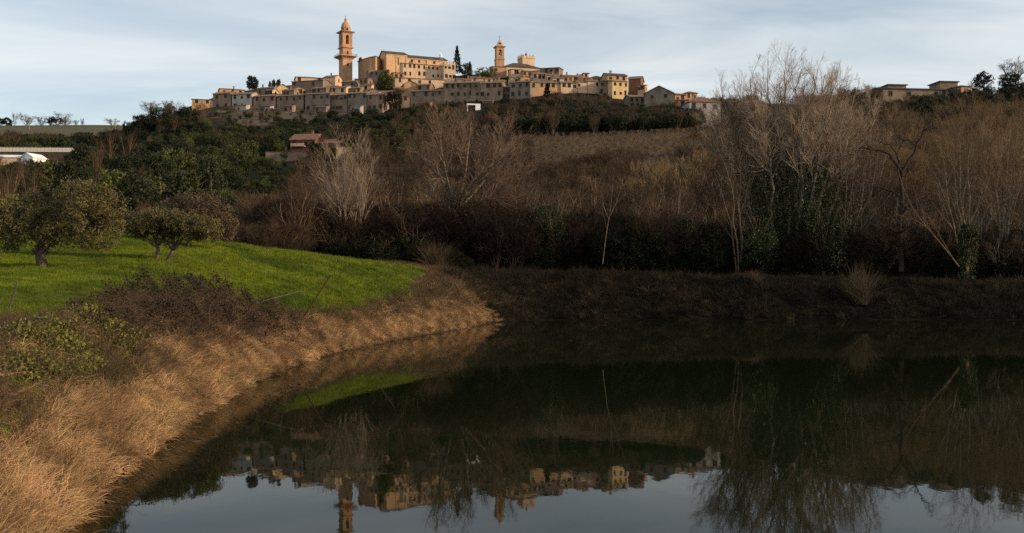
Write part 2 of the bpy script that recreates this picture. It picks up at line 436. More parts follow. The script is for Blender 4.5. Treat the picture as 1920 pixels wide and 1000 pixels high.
# height of the near ground above the pond along view columns (photo column: [(distance, height)])
NEAR = {
 -500: [(6,2.3),(10,2.3),(14,2.4),(20,2.9),(26,3.2),(36,4.2),(46,5.0),(58,6.0),(66,6.8),(74,6.5),(86,5.6),(100,5.0),(122,6.0)],
 0: [(4,2.3),(8,1.4),(11,.5),(13,.62),(18,1.54),(23,2.46),(26,2.82),(30,3.28),(36,3.8),(46,4.6),(58,5.7),(66,6.65),(72,6.5),(85,5.6),(100,5.0),(122,6.0)],
 100: [(14,.3),(17,.68),(20,1.4),(24,2.2),(28,2.75),(32,3.2),(42,4.3),(50,4.9),(58,5.7),(66,6.7),(72,6.5),(85,5.5),(100,5.0),(122,6.0)],
 200: [(17,.2),(21,.7),(25,1.52),(28,2.3),(32,3.1),(38,3.7),(45,4.3),(52,5.0),(60,6.0),(66,6.7),(72,6.5),(85,5.4),(100,5.0),(122,6.0)],
 300: [(22,.2),(26,.7),(30,1.67),(34,2.6),(38,3.2),(42,3.7),(50,4.75),(58,5.55),(66,6.45),(70,6.55),(76,6.2),(86,5.2),(100,5.0),(122,6.0)],
 400: [(28,.3),(33,.9),(36,1.6),(40,2.6),(44,3.2),(50,3.85),(58,4.8),(66,5.9),(70,6.35),(75,6.1),(86,5.0),(100,5.0),(122,6.0)],
 500: [(37,.3),(41,.6),(44,1.3),(48,2.3),(52,3.0),(55,3.4),(62,4.3),(68,5.3),(72,5.95),(77,5.7),(88,4.8),(100,4.9),(122,6.0)],
 600: [(46,.4),(50,.8),(52,1.3),(55,2.2),(58,2.9),(62,3.5),(68,4.5),(74,5.55),(79,5.3),(90,4.6),(100,4.7),(122,5.8)],
 700: [(57,.4),(60,1.0),(62,1.7),(64,2.3),(66,2.8),(70,3.5),(75,4.4),(78,5.1),(83,4.9),(92,4.4),(100,4.5),(122,5.5)],
 770: [(62,.4),(66,1.1),(68,1.7),(70,2.3),(72,2.9),(75,3.6),(79,4.3),(83,4.8),(88,4.6),(100,4.4),(122,5.3)],
 850: [(69,.4),(73,.8),(75,1.4),(77,2.0),(80,2.7),(83,3.4),(86,4.2),(90,4.6),(96,4.4),(100,4.3),(122,5.2)],
 940: [(80,.3),(85,.8),(87,1.8),(90,3.2),(93,4.2),(97,4.25),(100,4.2),(122,5.1)]}
NCOL = sorted(NEAR)
def z_left(px, Y):
    tab = np.stack([np.interp(Y, *zip(*NEAR[c])) for c in NCOL])
    k = np.clip(np.searchsorted(NCOL, px) - 1, 0, len(NCOL) - 2)
    c0 = np.array(NCOL)[k]; c1 = np.array(NCOL)[k + 1]
    f = np.clip((px - c0) / (c1 - c0), 0, 1)
    ii = np.arange(len(px))
    return tab[k, ii] * (1 - f) + tab[k + 1, ii] * f
def z_near1(X, Y):
    Yp = np.maximum(Y, 1.0); px = 960 + X / Yp * F
    s = shore_dist(X, Y)
    crest = np.interp(px, [900, 960, 1250, 1600, 1920, 2300], [4.25, 4.2, 3.9, 3.4, 3.2, 3.3]) + .12 * np.sin(X * .7 + 2 * np.sin(X * .23)) + .08 * np.sin(X * 2.1) + np.clip((Y - 100) / 22, 0, 1) * 1.1
    zr = np.where(Y > 70, crest, 2.4 + np.clip((Y - 30) / 60, 0, 1) * .9)
    w = np.clip((px - 900) / 70, 0, 1) * (Y > 8) + (Y <= 8)
    w = np.clip(w, 0, 1); w = w * w * (3 - 2 * w)
    zt = z_left(px, Y) * (1 - w) + zr * w
    slope = 1.15 - .45 * w
    a = np.maximum(s, 0) * slope; d = a - zt; h = .35      # smooth minimum of the bank slope and the ground behind it
    zl = 0.5 * (a + zt - np.sqrt(d * d + h * h)) + .5 * h * np.exp(-np.maximum(s, 0) * 1.5)
    zl = np.where(s < .25, np.minimum(zl, np.maximum(s, 0) * slope), zl)
    return np.where(s < 0, np.maximum(-1.6, s * .7), np.maximum(zl, 0.0))
def z_near(X, Y):
    z = 0
    for du, dv, wt in ((0, 0, .3), (-1, 0, .15), (1, 0, .15), (0, -1, .2), (0, 1, .2)):
        z = z + wt * z_near1(X + du * .012 * np.maximum(Y, 8), Y + dv * .022 * np.maximum(Y, 8))
    s = shore_dist(X, Y); k = np.clip(np.abs(s) / .6, 0, 1)
    return z * k + z_near1(X, Y) * (1 - k)

FAR = {
 -900: [(150,470),(350,400),(700,330),(1200,250),(1700,255),(2600,330)],
 -200: [(150,440),(350,300),(700,268),(1200,238),(1600,245),(2600,330)],
 100: [(150,440),(250,370),(350,312),(450,296),(700,264),(1000,244),(1250,235),(1500,240),(2600,330)],
 250: [(150,440),(250,365),(350,320),(450,290),(600,264),(1000,246),(1250,236),(1500,240),(2600,330)],
 330: [(150,440),(250,360),(350,300),(450,245),(520,212),(600,222),(800,270),(2600,330)],
 420: [(130,455),(200,400),(300,330),(400,270),(450,240),(490,208),(520,185),(560,178),(700,215),(2600,340)],
 600: [(130,460),(200,410),(280,345),(330,290),(400,262),(460,236),(490,208),(520,180),(550,160),(600,158),(800,220),(2600,340)],
 760: [(130,470),(200,400),(300,310),(400,250),(460,222),(490,203),(520,178),(550,150),(600,150),(800,220),(2600,340)],
 950: [(130,480),(200,400),(300,290),(400,225),(450,200),(480,190),(520,160),(550,138),(600,140),(800,220),(2600,340)],
 1100: [(130,470),(200,370),(280,290),(330,258),(345,256),(400,225),(450,195),(480,180),(520,160),(560,150),(640,160),(800,230),(2600,340)],
 1250: [(130,455),(200,350),(280,280),(330,250),(350,248),(400,225),(450,205),(480,195),(520,190),(600,200),(800,260),(2600,340)],
 1400: [(130,450),(200,330),(270,270),(330,242),(380,228),(420,210),(480,195),(560,195),(800,260),(2600,340)],
 1560: [(130,450),(200,310),(250,260),(310,215),(350,195),(400,188),(480,200),(800,270),(2600,340)],
 1750: [(130,440),(180,330),(230,255),(280,205),(310,190),(350,188),(450,215),(800,280),(2600,340)],
 1920: [(130,440),(170,340),(220,255),(260,195),(290,178),(340,180),(450,210),(800,280),(2600,340)],
 2300: [(130,430),(200,300),(260,190),(300,160),(400,150),(600,190),(1000,280),(2600,340)],
 3200: [(130,430),(200,330),(300,240),(500,200),(1000,270),(2600,340)]}
fc = []
for px, lst in FAR.items():
    for Y, py in lst: fc.append((px / 600.0, 1.6 * math.log(Y), py))
    for Y in (95, 112):
        z = z_near(np.array([px2x(px, Y)]), np.array([float(Y)]))[0]
        fc.append((px / 600.0, 1.6 * math.log(Y), HOR - (z - EYE) * F / Y))
fc = np.array(fc)
far_fit = tps_fit(fc[:, :2], fc[:, 2], 2e-3)
def z_far(X, Y):
    px = np.clip(960 + X / Y * F, -900, 3200)
    py = tps_eval(far_fit, np.stack([px / 600.0, 1.6 * np.log(Y)], 1))
    return EYE + (HOR - py) / F * Y
def zg(X, Y):
    X = np.atleast_1d(np.asarray(X, float)); Y = np.atleast_1d(np.asarray(Y, float))
    k = np.clip((Y - 97) / 20.0, 0, 1); k = k * k * (3 - 2 * k)
    z = np.zeros(len(X))
    a = k < 1; b = k > 0
    if a.any(): z[a] += (1 - k[a]) * z_near(X[a], Y[a])
    if b.any(): z[b] += k[b] * z_far(X[b], Y[b])
    rough = 0.05 * np.sin(X * 1.7 + np.sin(Y * 1.1) * 2) * np.sin(Y * 1.9 + X * 0.6)
    return z + rough * np.clip((Y - 5) / 20, 0, 1) * (z > 0.2)
def z1(x, y): return float(zg([x], [y])[0])

# field outline (the mown green meadow), world XY
FIELD = np.array([(-13.2, 27), (-12.9, 30), (-13.3, 33.5), (-13.4, 37), (-13.1, 41), (-12.6, 45), (-12.0, 48.5), (-10.9, 52), (-10.4, 56), (-9.9, 60), (-9.0, 64), (-8.3, 68), (-7.7, 71.5), (-7.4, 75), (-7.3, 79), (-7.3, 84), (-10.5, 82), (-14, 78), (-19, 74.5), (-27, 70), (-36, 69), (-60, 74),
                  (-75, 60), (-60, 40), (-40, 26), (-20, 22), (-15, 24)])
def in_poly(poly, X, Y):
    ins = np.zeros(len(X), bool)
    for (ax, ay), (bx, by) in zip(poly, np.roll(poly, -1, axis=0)):
        c = ((ay > Y) != (by > Y))
        ins ^= c & (X < ax + (Y - ay) / (by - ay + 1e-12) * (bx - ax))
    return ins

def build_ground():
    u = np.sinh(np.linspace(-2.2, 2.2, 361)) / math.sinh(2.2) * 3.2
    Yr = np.concatenate([np.linspace(4.0, 14, 30), np.geomspace(14.25, 100, 150), np.geomspace(101, 3500, 170)])
    U, YY = np.meshgrid(u, Yr)
    X = (U * YY).ravel(); Yv = YY.ravel()
    Z = zg(X, Yv)
    # behind the camera: the bank top carries on
    Yb = np.array([-300.0, -60, -15, -4, 0.0])
    Xb = np.sinh(np.linspace(-2.2, 2.2, 361)) / math.sinh(2.2) * 12.8
    nb = len(Yb)
    XB = np.stack([Xb * (30 if y < -50 else 6 if y < -10 else 2.0 if y < -3 else 1.2) for y in Yb]).ravel()
    YB = np.repeat(Yb, 361)
    ZB = np.full(len(XB), 2.35)
    V = np.concatenate([np.stack([XB, YB, ZB], 1), np.stack([X, Yv, Z], 1)])
    nr = nb + len(Yr); nu = 361
    i = np.arange(nr - 1)[:, None] * nu; j = np.arange(nu - 1)[None]
    q = np.stack([i + j, i + j + 1, i + nu + j + 1, i + nu + j], -1).reshape(-1, 4)
    g = Geo(); g.add(V, q)
    me = g.mesh("ground", [], smooth=True)
    # what covers the ground, as colour by zone; far bank darkened for shade
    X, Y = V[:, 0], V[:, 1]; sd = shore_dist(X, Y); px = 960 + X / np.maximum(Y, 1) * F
    soil = np.array([0.016, 0.011, 0.0075]); c = np.tile(soil, (len(V), 1))
    def blend(maskw, col):
        w = np.clip(maskw, 0, 1)[:, None]; c[:] = c * (1 - w) + np.array(col) * w
    left = (X < 0) & (Y < 84)
    blend(left * (sd > 0) * (sd < 12), (0.045, 0.032, 0.018)); blend(left * (sd > 0) * np.clip(2.3 - sd, 0, 1), (0.12, 0.07, 0.03)); blend(left * (sd > -.5) * np.clip(1.2 - np.abs(sd) * 2.2, 0, 1), (0.035, 0.022, 0.013))
    blend(in_poly(FIELD, X, Y) * 1.0, (0.060, 0.080, 0.005))
    blend((sd < 0) * (Y < 100) * 1.0, (0.012, 0.011, 0.007))
    blend((Y > 82) * (Y < 100) * (px > 880), (0.0065, 0.0048, 0.0032))  # far bank soil, its shade put into the colour
    blend(np.clip((px - 930) / 60, 0, 1) * np.clip((1400 - px) / 90, 0, 1) * np.clip((Y - 215) / 25, 0, 1) * (Y < 346), (0.105, 0.070, 0.036)); blend(((px > 380) & (px < 650) & (Y > 452) & (Y < 505)) * 1.0, (0.11, 0.09, 0.065))
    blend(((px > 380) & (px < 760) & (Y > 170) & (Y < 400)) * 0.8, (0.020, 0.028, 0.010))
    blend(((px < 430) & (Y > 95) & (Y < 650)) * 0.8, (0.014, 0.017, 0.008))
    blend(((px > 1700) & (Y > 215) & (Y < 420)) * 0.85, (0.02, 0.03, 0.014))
    blend(((px < 420) & (Y > 800)) * 1.0, (0.10, 0.085, 0.05))
    blend(((px < 420) & (Y > 1060)) * 1.0, (0.075, 0.085, 0.035))
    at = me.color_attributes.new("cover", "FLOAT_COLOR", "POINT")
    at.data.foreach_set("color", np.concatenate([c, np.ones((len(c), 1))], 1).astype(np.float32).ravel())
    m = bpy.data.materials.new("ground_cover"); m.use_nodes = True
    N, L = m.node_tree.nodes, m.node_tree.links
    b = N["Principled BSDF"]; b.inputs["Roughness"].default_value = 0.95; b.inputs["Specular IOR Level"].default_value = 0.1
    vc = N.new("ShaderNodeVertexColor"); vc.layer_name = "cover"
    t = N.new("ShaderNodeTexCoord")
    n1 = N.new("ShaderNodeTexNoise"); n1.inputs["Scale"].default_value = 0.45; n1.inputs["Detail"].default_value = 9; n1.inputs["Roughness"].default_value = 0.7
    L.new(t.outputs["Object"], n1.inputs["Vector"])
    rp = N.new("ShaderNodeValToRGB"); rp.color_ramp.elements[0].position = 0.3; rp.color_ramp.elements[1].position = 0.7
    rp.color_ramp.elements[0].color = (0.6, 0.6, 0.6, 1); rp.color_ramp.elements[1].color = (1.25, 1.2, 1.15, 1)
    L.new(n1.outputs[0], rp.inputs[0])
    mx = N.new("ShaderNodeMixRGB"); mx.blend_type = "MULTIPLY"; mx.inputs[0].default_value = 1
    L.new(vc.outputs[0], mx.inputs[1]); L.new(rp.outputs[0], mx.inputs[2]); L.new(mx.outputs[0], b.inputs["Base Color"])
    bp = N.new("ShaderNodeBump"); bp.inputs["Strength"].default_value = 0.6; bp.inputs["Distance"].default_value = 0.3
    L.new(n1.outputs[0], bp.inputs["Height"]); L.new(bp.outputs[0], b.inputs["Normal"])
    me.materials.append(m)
    o = put("ground", me); tag(o, kind="structure", label="rolling ground of banks, meadow and hillsides around the pond")
    return o
build_ground()

def build_water():
    m = bpy.data.materials.new("pond_water"); m.use_nodes = True
    N, L = m.node_tree.nodes, m.node_tree.links
    b = N["Principled BSDF"]
    b.inputs["Base Color"].default_value = (0.0055, 0.0085, 0.003, 1)
    b.inputs["Roughness"].default_value = 0.02
    b.inputs["Specular Tint"].default_value = (0.96, 1.0, 0.92, 1)
    b.inputs["IOR"].default_value = 1.17
    t = N.new("ShaderNodeTexCoord"); mpn = N.new("ShaderNodeMapping"); mpn.inputs["Scale"].default_value = (1.0, 0.55, 1)
    L.new(t.outputs["Object"], mpn.inputs[0])
    n1 = N.new("ShaderNodeTexNoise"); n1.inputs["Scale"].default_value = 1.6; n1.inputs["Detail"].default_value = 3
    L.new(mpn.outputs[0], n1.inputs["Vector"])
    bp = N.new("ShaderNodeBump"); bp.inputs["Strength"].default_value = 0.07; bp.inputs["Distance"].default_value = 0.02
    L.new(n1.outputs[0], bp.inputs["Height"]); L.new(bp.outputs[0], b.inputs["Normal"])
    g = Geo(); xs = np.linspace(-16, 86, 18); ys = np.linspace(5, 94, 16)
    XX, YY = np.meshgrid(xs, ys); V = np.stack([XX.ravel(), YY.ravel(), np.zeros(XX.size)], 1)
    i = np.arange(15)[:, None] * 18; j = np.arange(17)[None]
    g.add(V, np.stack([i + j, i + j + 1, i + 18 + j + 1, i + 18 + j], -1).reshape(-1, 4))
    o = put("pond_water", g.mesh("pond_water", m)); tag(o, "still dark pond water mirroring the hill town", kind="structure")
build_water()

# ------------------------------------------------------------------ buildings
def win_mesh(kind):
    g = Geo(); w, h, t = 1.0, 1.5, 0.14
    for x0, x1, z0, z1_ in ((-w/2 - t, -w/2, -t, h + t), (w/2, w/2 + t, -t, h + t), (-w/2, w/2, h, h + t), (-w/2, w/2, -t, 0)):
        g.box(x0, x1, -0.07, 0.02, z0, z1_, 0)
    if kind == "glass":
        g.box(-w/2, w/2, -0.012, 0.02, 0, h, 1)
        g.box(-0.04, 0.04, -0.03, 0.0, 0, h, 0)
    else:
        for s in (-1, 1):
            x0, x1 = sorted((s * 0.01, s * w / 2))
            g.box(x0, x1, -0.045, 0.02, 0, h, 1)
            for k in range(5): g.box(x0 + 0.05, x1 - 0.05, -0.065, -0.03, 0.1 + k * 0.28, 0.28 + k * 0.28, 1)
    return g.mesh("window_" + kind, [FRAME, {"glass": GLASS, "brown": SHUT_BR, "green": SHUT_GR}[kind]])
WIN = {k: win_mesh(k) for k in ("glass", "brown", "green")}

def chimney_mesh():
    g = Geo(); g.box(-0.4, 0.4, -0.3, 0.3, -1.0, 1.1); g.box(-0.5, 0.5, -0.4, 0.4, 1.1, 1.25); g.box(-0.35, 0.35, -0.25, 0.25, 1.25, 1.5); g.box(-0.55, 0.55, -0.45, 0.45, 1.5, 1.62)
    return g.mesh("chimney", TERRACOTTA)
CHIM = chimney_mesh()

def roof_part(parent, kind, x0, x1, y0, y1, z, rh, mt, ov=0.45, name="roof"):
    """gable (ridge along x), gfront (ridge along y), hip, shed (rising to the back), flat"""
    g = Geo(); T = 0.22; X0, X1, Y0, Y1 = x0 - ov, x1 + ov, y0 - ov, y1 + ov
    if kind in ("gable", "gfront"):
        if kind == "gable":
            c = (y0 + y1) / 2; h0 = -ov * rh / ((y1 - y0) / 2)
            for sgn, e in ((-1, Y0), (1, Y1)):
                pr = [(e, z + h0 + 0.01), (c, z + rh + 0.01), (c, z + rh + T), (e, z + h0 + T)]
                if sgn < 0: pr = pr[::-1]
                g.poly_extrude(pr, "x", X0, X1)
        else:
            c = (x0 + x1) / 2; h0 = -ov * rh / ((x1 - x0) / 2)
            for sgn, e in ((-1, X0), (1, X1)):
                pr = [(e, z + h0 + 0.01), (c, z + rh + 0.01), (c, z + rh + T), (e, z + h0 + T)]
                if sgn > 0: pr = pr[::-1]
                g.poly_extrude(pr, "y", Y0, Y1)
    elif kind == "hip":
        W, D = X1 - X0, Y1 - Y0; k = min(W, D) / 2 * 0.98
        if W >= D: r0, r1 = (X0 + k, (Y0+Y1)/2), (X1 - k, (Y0+Y1)/2)
        else: r0, r1 = ((X0+X1)/2, Y0 + k), ((X0+X1)/2, Y1 - k)
        v = [(X0,Y0,z),(X1,Y0,z),(X1,Y1,z),(X0,Y1,z),(X0,Y0,z+T),(X1,Y0,z+T),(X1,Y1,z+T),(X0,Y1,z+T),(r0[0],r0[1],z+rh+T),(r1[0],r1[1],z+rh+T)]
        f = [(0,3,2,1),(0,1,5,4),(1,2,6,5),(2,3,7,6),(3,0,4,7)]
        if W >= D: f += [(4,5,9,8),(6,7,8,9),(5,6,9,9),(7,4,8,8)]
        else: f += [(5,6,9,8),(7,4,8,9),(4,5,8,8),(6,7,9,9)]
        g.add(v, f)
    elif kind == "shed":
        h0 = -ov * rh / (y1 - y0)
        g.poly_extrude([(Y0, z + h0 + 0.01), (Y1, z + rh - h0 + 0.01), (Y1, z + rh - h0 + T), (Y0, z + h0 + T)][::-1], "x", X0, X1)
    else:
        g.box(X0, X1, Y0, Y1, z + 0.004, z + 0.3)
    return put(name, g.mesh(name, mt), parent)

def wall_part(parent, kind, x0, x1, y0, y1, zb, z, rh, mt, name="wall"):
    g = Geo()
    if kind == "gable":
        g.poly_extrude([(y0, zb), (y1, zb), (y1, z), ((y0+y1)/2, z + rh), (y0, z)], "x", x0, x1)
    elif kind == "gfront":
        g.poly_extrude([(x0, zb), (x0, z), ((x0+x1)/2, z + rh), (x1, z), (x1, zb)], "y", y0, y1)
    elif kind == "shed":
        g.poly_extrude([(y0, zb), (y1, zb), (y1, z + rh), (y0, z)], "x", x0, x1)
    else:
        g.box(x0, x1, y0, y1, zb, z)
    return put(name, g.mesh(name, mt), parent)

def window(parent, x, y, z, w=0.9, h=1.4, face="front", kind="glass", name="window"):
    rz = {"front": 0.0, "right": R(90), "left": R(-90)}[face]
    return put(name, WIN[kind], parent, (x, y, z), (0, 0, rz), (w, 1.0, h / 1.5))

def windows(parent, rng, W, D, H, rows, cols, face="front", zlo=1.2, zhi=None, miss=0.15, kinds=("glass", "glass", "glass", "brown"), w=0.9, h=1.4):
    zhi = zhi if zhi is not None else H - 2.0
    span = W if face == "front" else D
    for r in range(rows):
        z = zlo + (zhi - zlo) * (r / max(1, rows - 1)) if rows > 1 else zhi
        for c in range(cols):
            if rng.random() < miss: continue
            s = span * ((c + 0.5) / cols - 0.5) + rng.uniform(-0.35, 0.35)
            k = rng.choice(kinds); hh = h * rng.uniform(0.65, 1.2); ww = w * rng.uniform(0.75, 1.2)
            if face == "front": window(parent, s, 0.0, z + rng.uniform(-.25, .25), ww, hh, "front", k)
            elif face == "right": window(parent, W / 2, D / 2 + s, z, ww, hh, "right", k)
            else: window(parent, -W / 2, D / 2 + s, z, ww, hh, "left", k)

_hs = [100]
def house(name, label, px0, px1, eave, base, Y, a=0.0, D=9.0, roof="gable", rh=None, wall=W_GREY, rmat=ROOF, rows=2, cols=3, side=None, scols=2, srows=None, chim=0, found=9.0,
          kinds=("glass", "glass", "glass", "brown"), group="houses of the hill town", cat="house", zlo=1.2, miss=0.15, ww=1.15, wh=1.75, ov=0.45):
    _hs[0] += 1; rng = random.Random(_hs[0])
    p = P((px0 + px1) / 2, base, Y); H = (base - eave) / F * Y; W = (px1 - px0) / F * Y / math.cos(R(a))
    rh = (min(D, W) if roof == "hip" else (D if roof != "gfront" else W)) * 0.17 if rh is None else rh
    e = empty(name, p, R(a)); tag(e, label, cat, group)
    wall_part(e, roof, -W/2, W/2, 0, D, -found, H, rh, wall)
    roof_part(e, roof, -W/2, W/2, 0, D, H, rh, rmat, ov)
    if rows and cols: windows(e, rng, W, D, H, rows, cols, "front", min(zlo, H * 0.4), max(H - 2.1, H * 0.4), miss, kinds, ww, wh)
    if side: windows(e, rng, W, D, H, srows or max(1, rows), scols, side, min(zlo, H * 0.4), max(H - 2.1, H * 0.4), miss, kinds, ww, wh)
    for k in range(chim):
        x = rng.uniform(-0.4, 0.4) * W; y = D * rng.uniform(0.35, 0.6)
        put("chimney", CHIM, e, (x, y, H + rh * 0.8 + 0.2), (0, 0, 0), (0.9, 0.9, rng.uniform(0.8, 1.1)))
    e["_dims"] = (W, D, H, rh)
    return e

def dims(e):
    d = tuple(e["_dims"]); del e["_dims"]; return d
LSH = ("brown", "brown", "glass")
# --- left rows of the town, west facing and in shade
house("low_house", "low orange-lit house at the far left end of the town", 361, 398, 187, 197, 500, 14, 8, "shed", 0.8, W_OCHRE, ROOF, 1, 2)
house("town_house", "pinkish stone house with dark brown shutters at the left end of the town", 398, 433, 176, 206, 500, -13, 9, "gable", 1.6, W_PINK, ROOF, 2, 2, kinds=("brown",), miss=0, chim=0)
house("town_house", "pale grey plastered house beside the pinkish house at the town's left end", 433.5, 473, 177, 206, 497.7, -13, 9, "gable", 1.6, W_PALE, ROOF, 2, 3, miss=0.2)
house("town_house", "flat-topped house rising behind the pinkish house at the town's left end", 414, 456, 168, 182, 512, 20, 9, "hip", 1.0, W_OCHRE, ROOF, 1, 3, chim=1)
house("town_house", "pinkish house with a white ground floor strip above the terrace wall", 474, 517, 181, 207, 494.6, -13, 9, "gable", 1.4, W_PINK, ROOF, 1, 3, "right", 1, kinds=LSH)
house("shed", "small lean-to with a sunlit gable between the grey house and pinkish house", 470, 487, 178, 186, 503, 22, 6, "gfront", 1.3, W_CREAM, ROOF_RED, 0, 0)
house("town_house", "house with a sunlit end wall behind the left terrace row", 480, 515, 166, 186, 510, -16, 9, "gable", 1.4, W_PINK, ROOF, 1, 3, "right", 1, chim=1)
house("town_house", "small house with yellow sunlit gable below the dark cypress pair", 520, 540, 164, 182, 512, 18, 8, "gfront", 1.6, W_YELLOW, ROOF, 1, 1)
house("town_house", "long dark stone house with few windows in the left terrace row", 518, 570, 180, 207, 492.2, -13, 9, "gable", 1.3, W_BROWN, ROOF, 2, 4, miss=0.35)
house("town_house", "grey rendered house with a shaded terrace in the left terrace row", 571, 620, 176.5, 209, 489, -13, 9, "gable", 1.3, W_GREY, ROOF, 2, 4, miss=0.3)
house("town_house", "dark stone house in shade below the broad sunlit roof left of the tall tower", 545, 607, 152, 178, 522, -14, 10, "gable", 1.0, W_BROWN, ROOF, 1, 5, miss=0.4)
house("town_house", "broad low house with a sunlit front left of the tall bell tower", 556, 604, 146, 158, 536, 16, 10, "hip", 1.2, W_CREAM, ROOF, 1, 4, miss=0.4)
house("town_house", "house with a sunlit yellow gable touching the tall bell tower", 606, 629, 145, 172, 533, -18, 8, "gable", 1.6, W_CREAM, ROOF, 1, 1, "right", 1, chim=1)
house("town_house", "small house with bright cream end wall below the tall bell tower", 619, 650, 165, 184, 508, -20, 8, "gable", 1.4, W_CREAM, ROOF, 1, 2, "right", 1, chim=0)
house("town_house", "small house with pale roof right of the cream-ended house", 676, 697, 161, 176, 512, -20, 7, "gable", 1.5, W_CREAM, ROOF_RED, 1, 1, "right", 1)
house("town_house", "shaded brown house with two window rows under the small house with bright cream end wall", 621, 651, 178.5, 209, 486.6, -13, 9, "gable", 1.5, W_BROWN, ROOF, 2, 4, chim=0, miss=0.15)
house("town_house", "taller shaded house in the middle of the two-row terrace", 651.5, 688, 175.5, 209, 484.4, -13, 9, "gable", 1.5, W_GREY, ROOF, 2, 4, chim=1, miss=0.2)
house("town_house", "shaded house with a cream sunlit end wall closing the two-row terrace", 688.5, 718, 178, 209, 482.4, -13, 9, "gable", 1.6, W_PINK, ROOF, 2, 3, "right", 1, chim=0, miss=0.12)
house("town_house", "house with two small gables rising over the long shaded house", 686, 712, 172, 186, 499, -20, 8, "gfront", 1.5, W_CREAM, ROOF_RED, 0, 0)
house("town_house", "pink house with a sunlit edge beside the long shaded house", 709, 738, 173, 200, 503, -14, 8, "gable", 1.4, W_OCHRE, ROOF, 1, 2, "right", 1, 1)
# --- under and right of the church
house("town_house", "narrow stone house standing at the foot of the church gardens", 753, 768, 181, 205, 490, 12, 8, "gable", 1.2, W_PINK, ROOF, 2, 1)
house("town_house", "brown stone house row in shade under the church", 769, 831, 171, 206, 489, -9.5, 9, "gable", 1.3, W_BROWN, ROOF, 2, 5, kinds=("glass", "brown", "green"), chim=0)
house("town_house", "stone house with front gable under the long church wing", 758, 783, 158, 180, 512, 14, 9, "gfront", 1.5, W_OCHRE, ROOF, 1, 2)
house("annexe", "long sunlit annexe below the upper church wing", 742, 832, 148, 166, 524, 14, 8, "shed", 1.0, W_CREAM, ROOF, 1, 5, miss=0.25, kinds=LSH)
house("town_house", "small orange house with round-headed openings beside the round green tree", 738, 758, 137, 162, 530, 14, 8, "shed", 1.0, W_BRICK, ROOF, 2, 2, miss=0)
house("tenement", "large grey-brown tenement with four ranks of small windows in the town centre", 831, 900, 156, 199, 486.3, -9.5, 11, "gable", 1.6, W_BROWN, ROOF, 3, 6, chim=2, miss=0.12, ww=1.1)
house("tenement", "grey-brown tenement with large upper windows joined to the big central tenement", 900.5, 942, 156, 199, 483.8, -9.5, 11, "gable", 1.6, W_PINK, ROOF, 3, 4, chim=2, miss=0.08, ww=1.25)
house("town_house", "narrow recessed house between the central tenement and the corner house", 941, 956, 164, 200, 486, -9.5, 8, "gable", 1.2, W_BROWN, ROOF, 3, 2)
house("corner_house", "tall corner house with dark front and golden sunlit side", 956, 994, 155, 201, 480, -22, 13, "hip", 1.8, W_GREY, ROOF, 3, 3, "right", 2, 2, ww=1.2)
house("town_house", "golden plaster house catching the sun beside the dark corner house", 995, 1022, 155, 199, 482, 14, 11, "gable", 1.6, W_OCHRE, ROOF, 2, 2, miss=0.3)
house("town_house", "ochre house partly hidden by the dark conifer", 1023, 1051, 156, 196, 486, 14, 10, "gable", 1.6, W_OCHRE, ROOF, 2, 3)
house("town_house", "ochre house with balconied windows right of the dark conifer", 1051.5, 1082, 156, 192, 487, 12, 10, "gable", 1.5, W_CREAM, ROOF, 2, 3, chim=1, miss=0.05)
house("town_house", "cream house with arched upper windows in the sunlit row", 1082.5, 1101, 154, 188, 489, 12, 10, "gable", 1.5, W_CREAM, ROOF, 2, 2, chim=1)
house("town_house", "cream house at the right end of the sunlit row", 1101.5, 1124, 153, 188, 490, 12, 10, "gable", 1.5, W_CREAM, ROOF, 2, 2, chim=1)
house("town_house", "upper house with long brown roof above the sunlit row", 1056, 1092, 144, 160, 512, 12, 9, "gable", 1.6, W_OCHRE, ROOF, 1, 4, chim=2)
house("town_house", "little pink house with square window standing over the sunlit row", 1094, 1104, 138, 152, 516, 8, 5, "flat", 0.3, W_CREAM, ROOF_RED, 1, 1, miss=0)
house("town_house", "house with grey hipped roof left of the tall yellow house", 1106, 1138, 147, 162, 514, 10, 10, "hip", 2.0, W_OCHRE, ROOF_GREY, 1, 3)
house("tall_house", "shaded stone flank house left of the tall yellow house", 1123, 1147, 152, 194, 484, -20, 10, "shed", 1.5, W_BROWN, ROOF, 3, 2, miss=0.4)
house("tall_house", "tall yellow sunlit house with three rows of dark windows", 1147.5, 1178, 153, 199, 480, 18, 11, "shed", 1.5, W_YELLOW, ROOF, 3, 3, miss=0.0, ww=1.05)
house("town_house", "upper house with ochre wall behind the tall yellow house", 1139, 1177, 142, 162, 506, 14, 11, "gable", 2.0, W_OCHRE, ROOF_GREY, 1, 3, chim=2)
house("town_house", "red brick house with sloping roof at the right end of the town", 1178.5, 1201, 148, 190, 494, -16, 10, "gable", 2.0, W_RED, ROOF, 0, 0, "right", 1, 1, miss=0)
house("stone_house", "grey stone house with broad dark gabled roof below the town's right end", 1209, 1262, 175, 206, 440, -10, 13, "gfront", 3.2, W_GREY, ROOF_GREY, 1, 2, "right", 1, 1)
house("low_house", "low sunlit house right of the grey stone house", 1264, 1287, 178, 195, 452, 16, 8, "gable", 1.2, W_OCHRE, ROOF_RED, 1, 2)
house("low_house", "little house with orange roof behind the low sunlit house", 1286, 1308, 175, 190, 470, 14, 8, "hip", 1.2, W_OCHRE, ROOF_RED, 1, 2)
house("low_house", "brick lean-to with red roof left of the white house", 1266, 1292, 188, 206, 396, -8, 8, "shed", 1.5, W_BRICK, ROOF_RED, 1, 1)
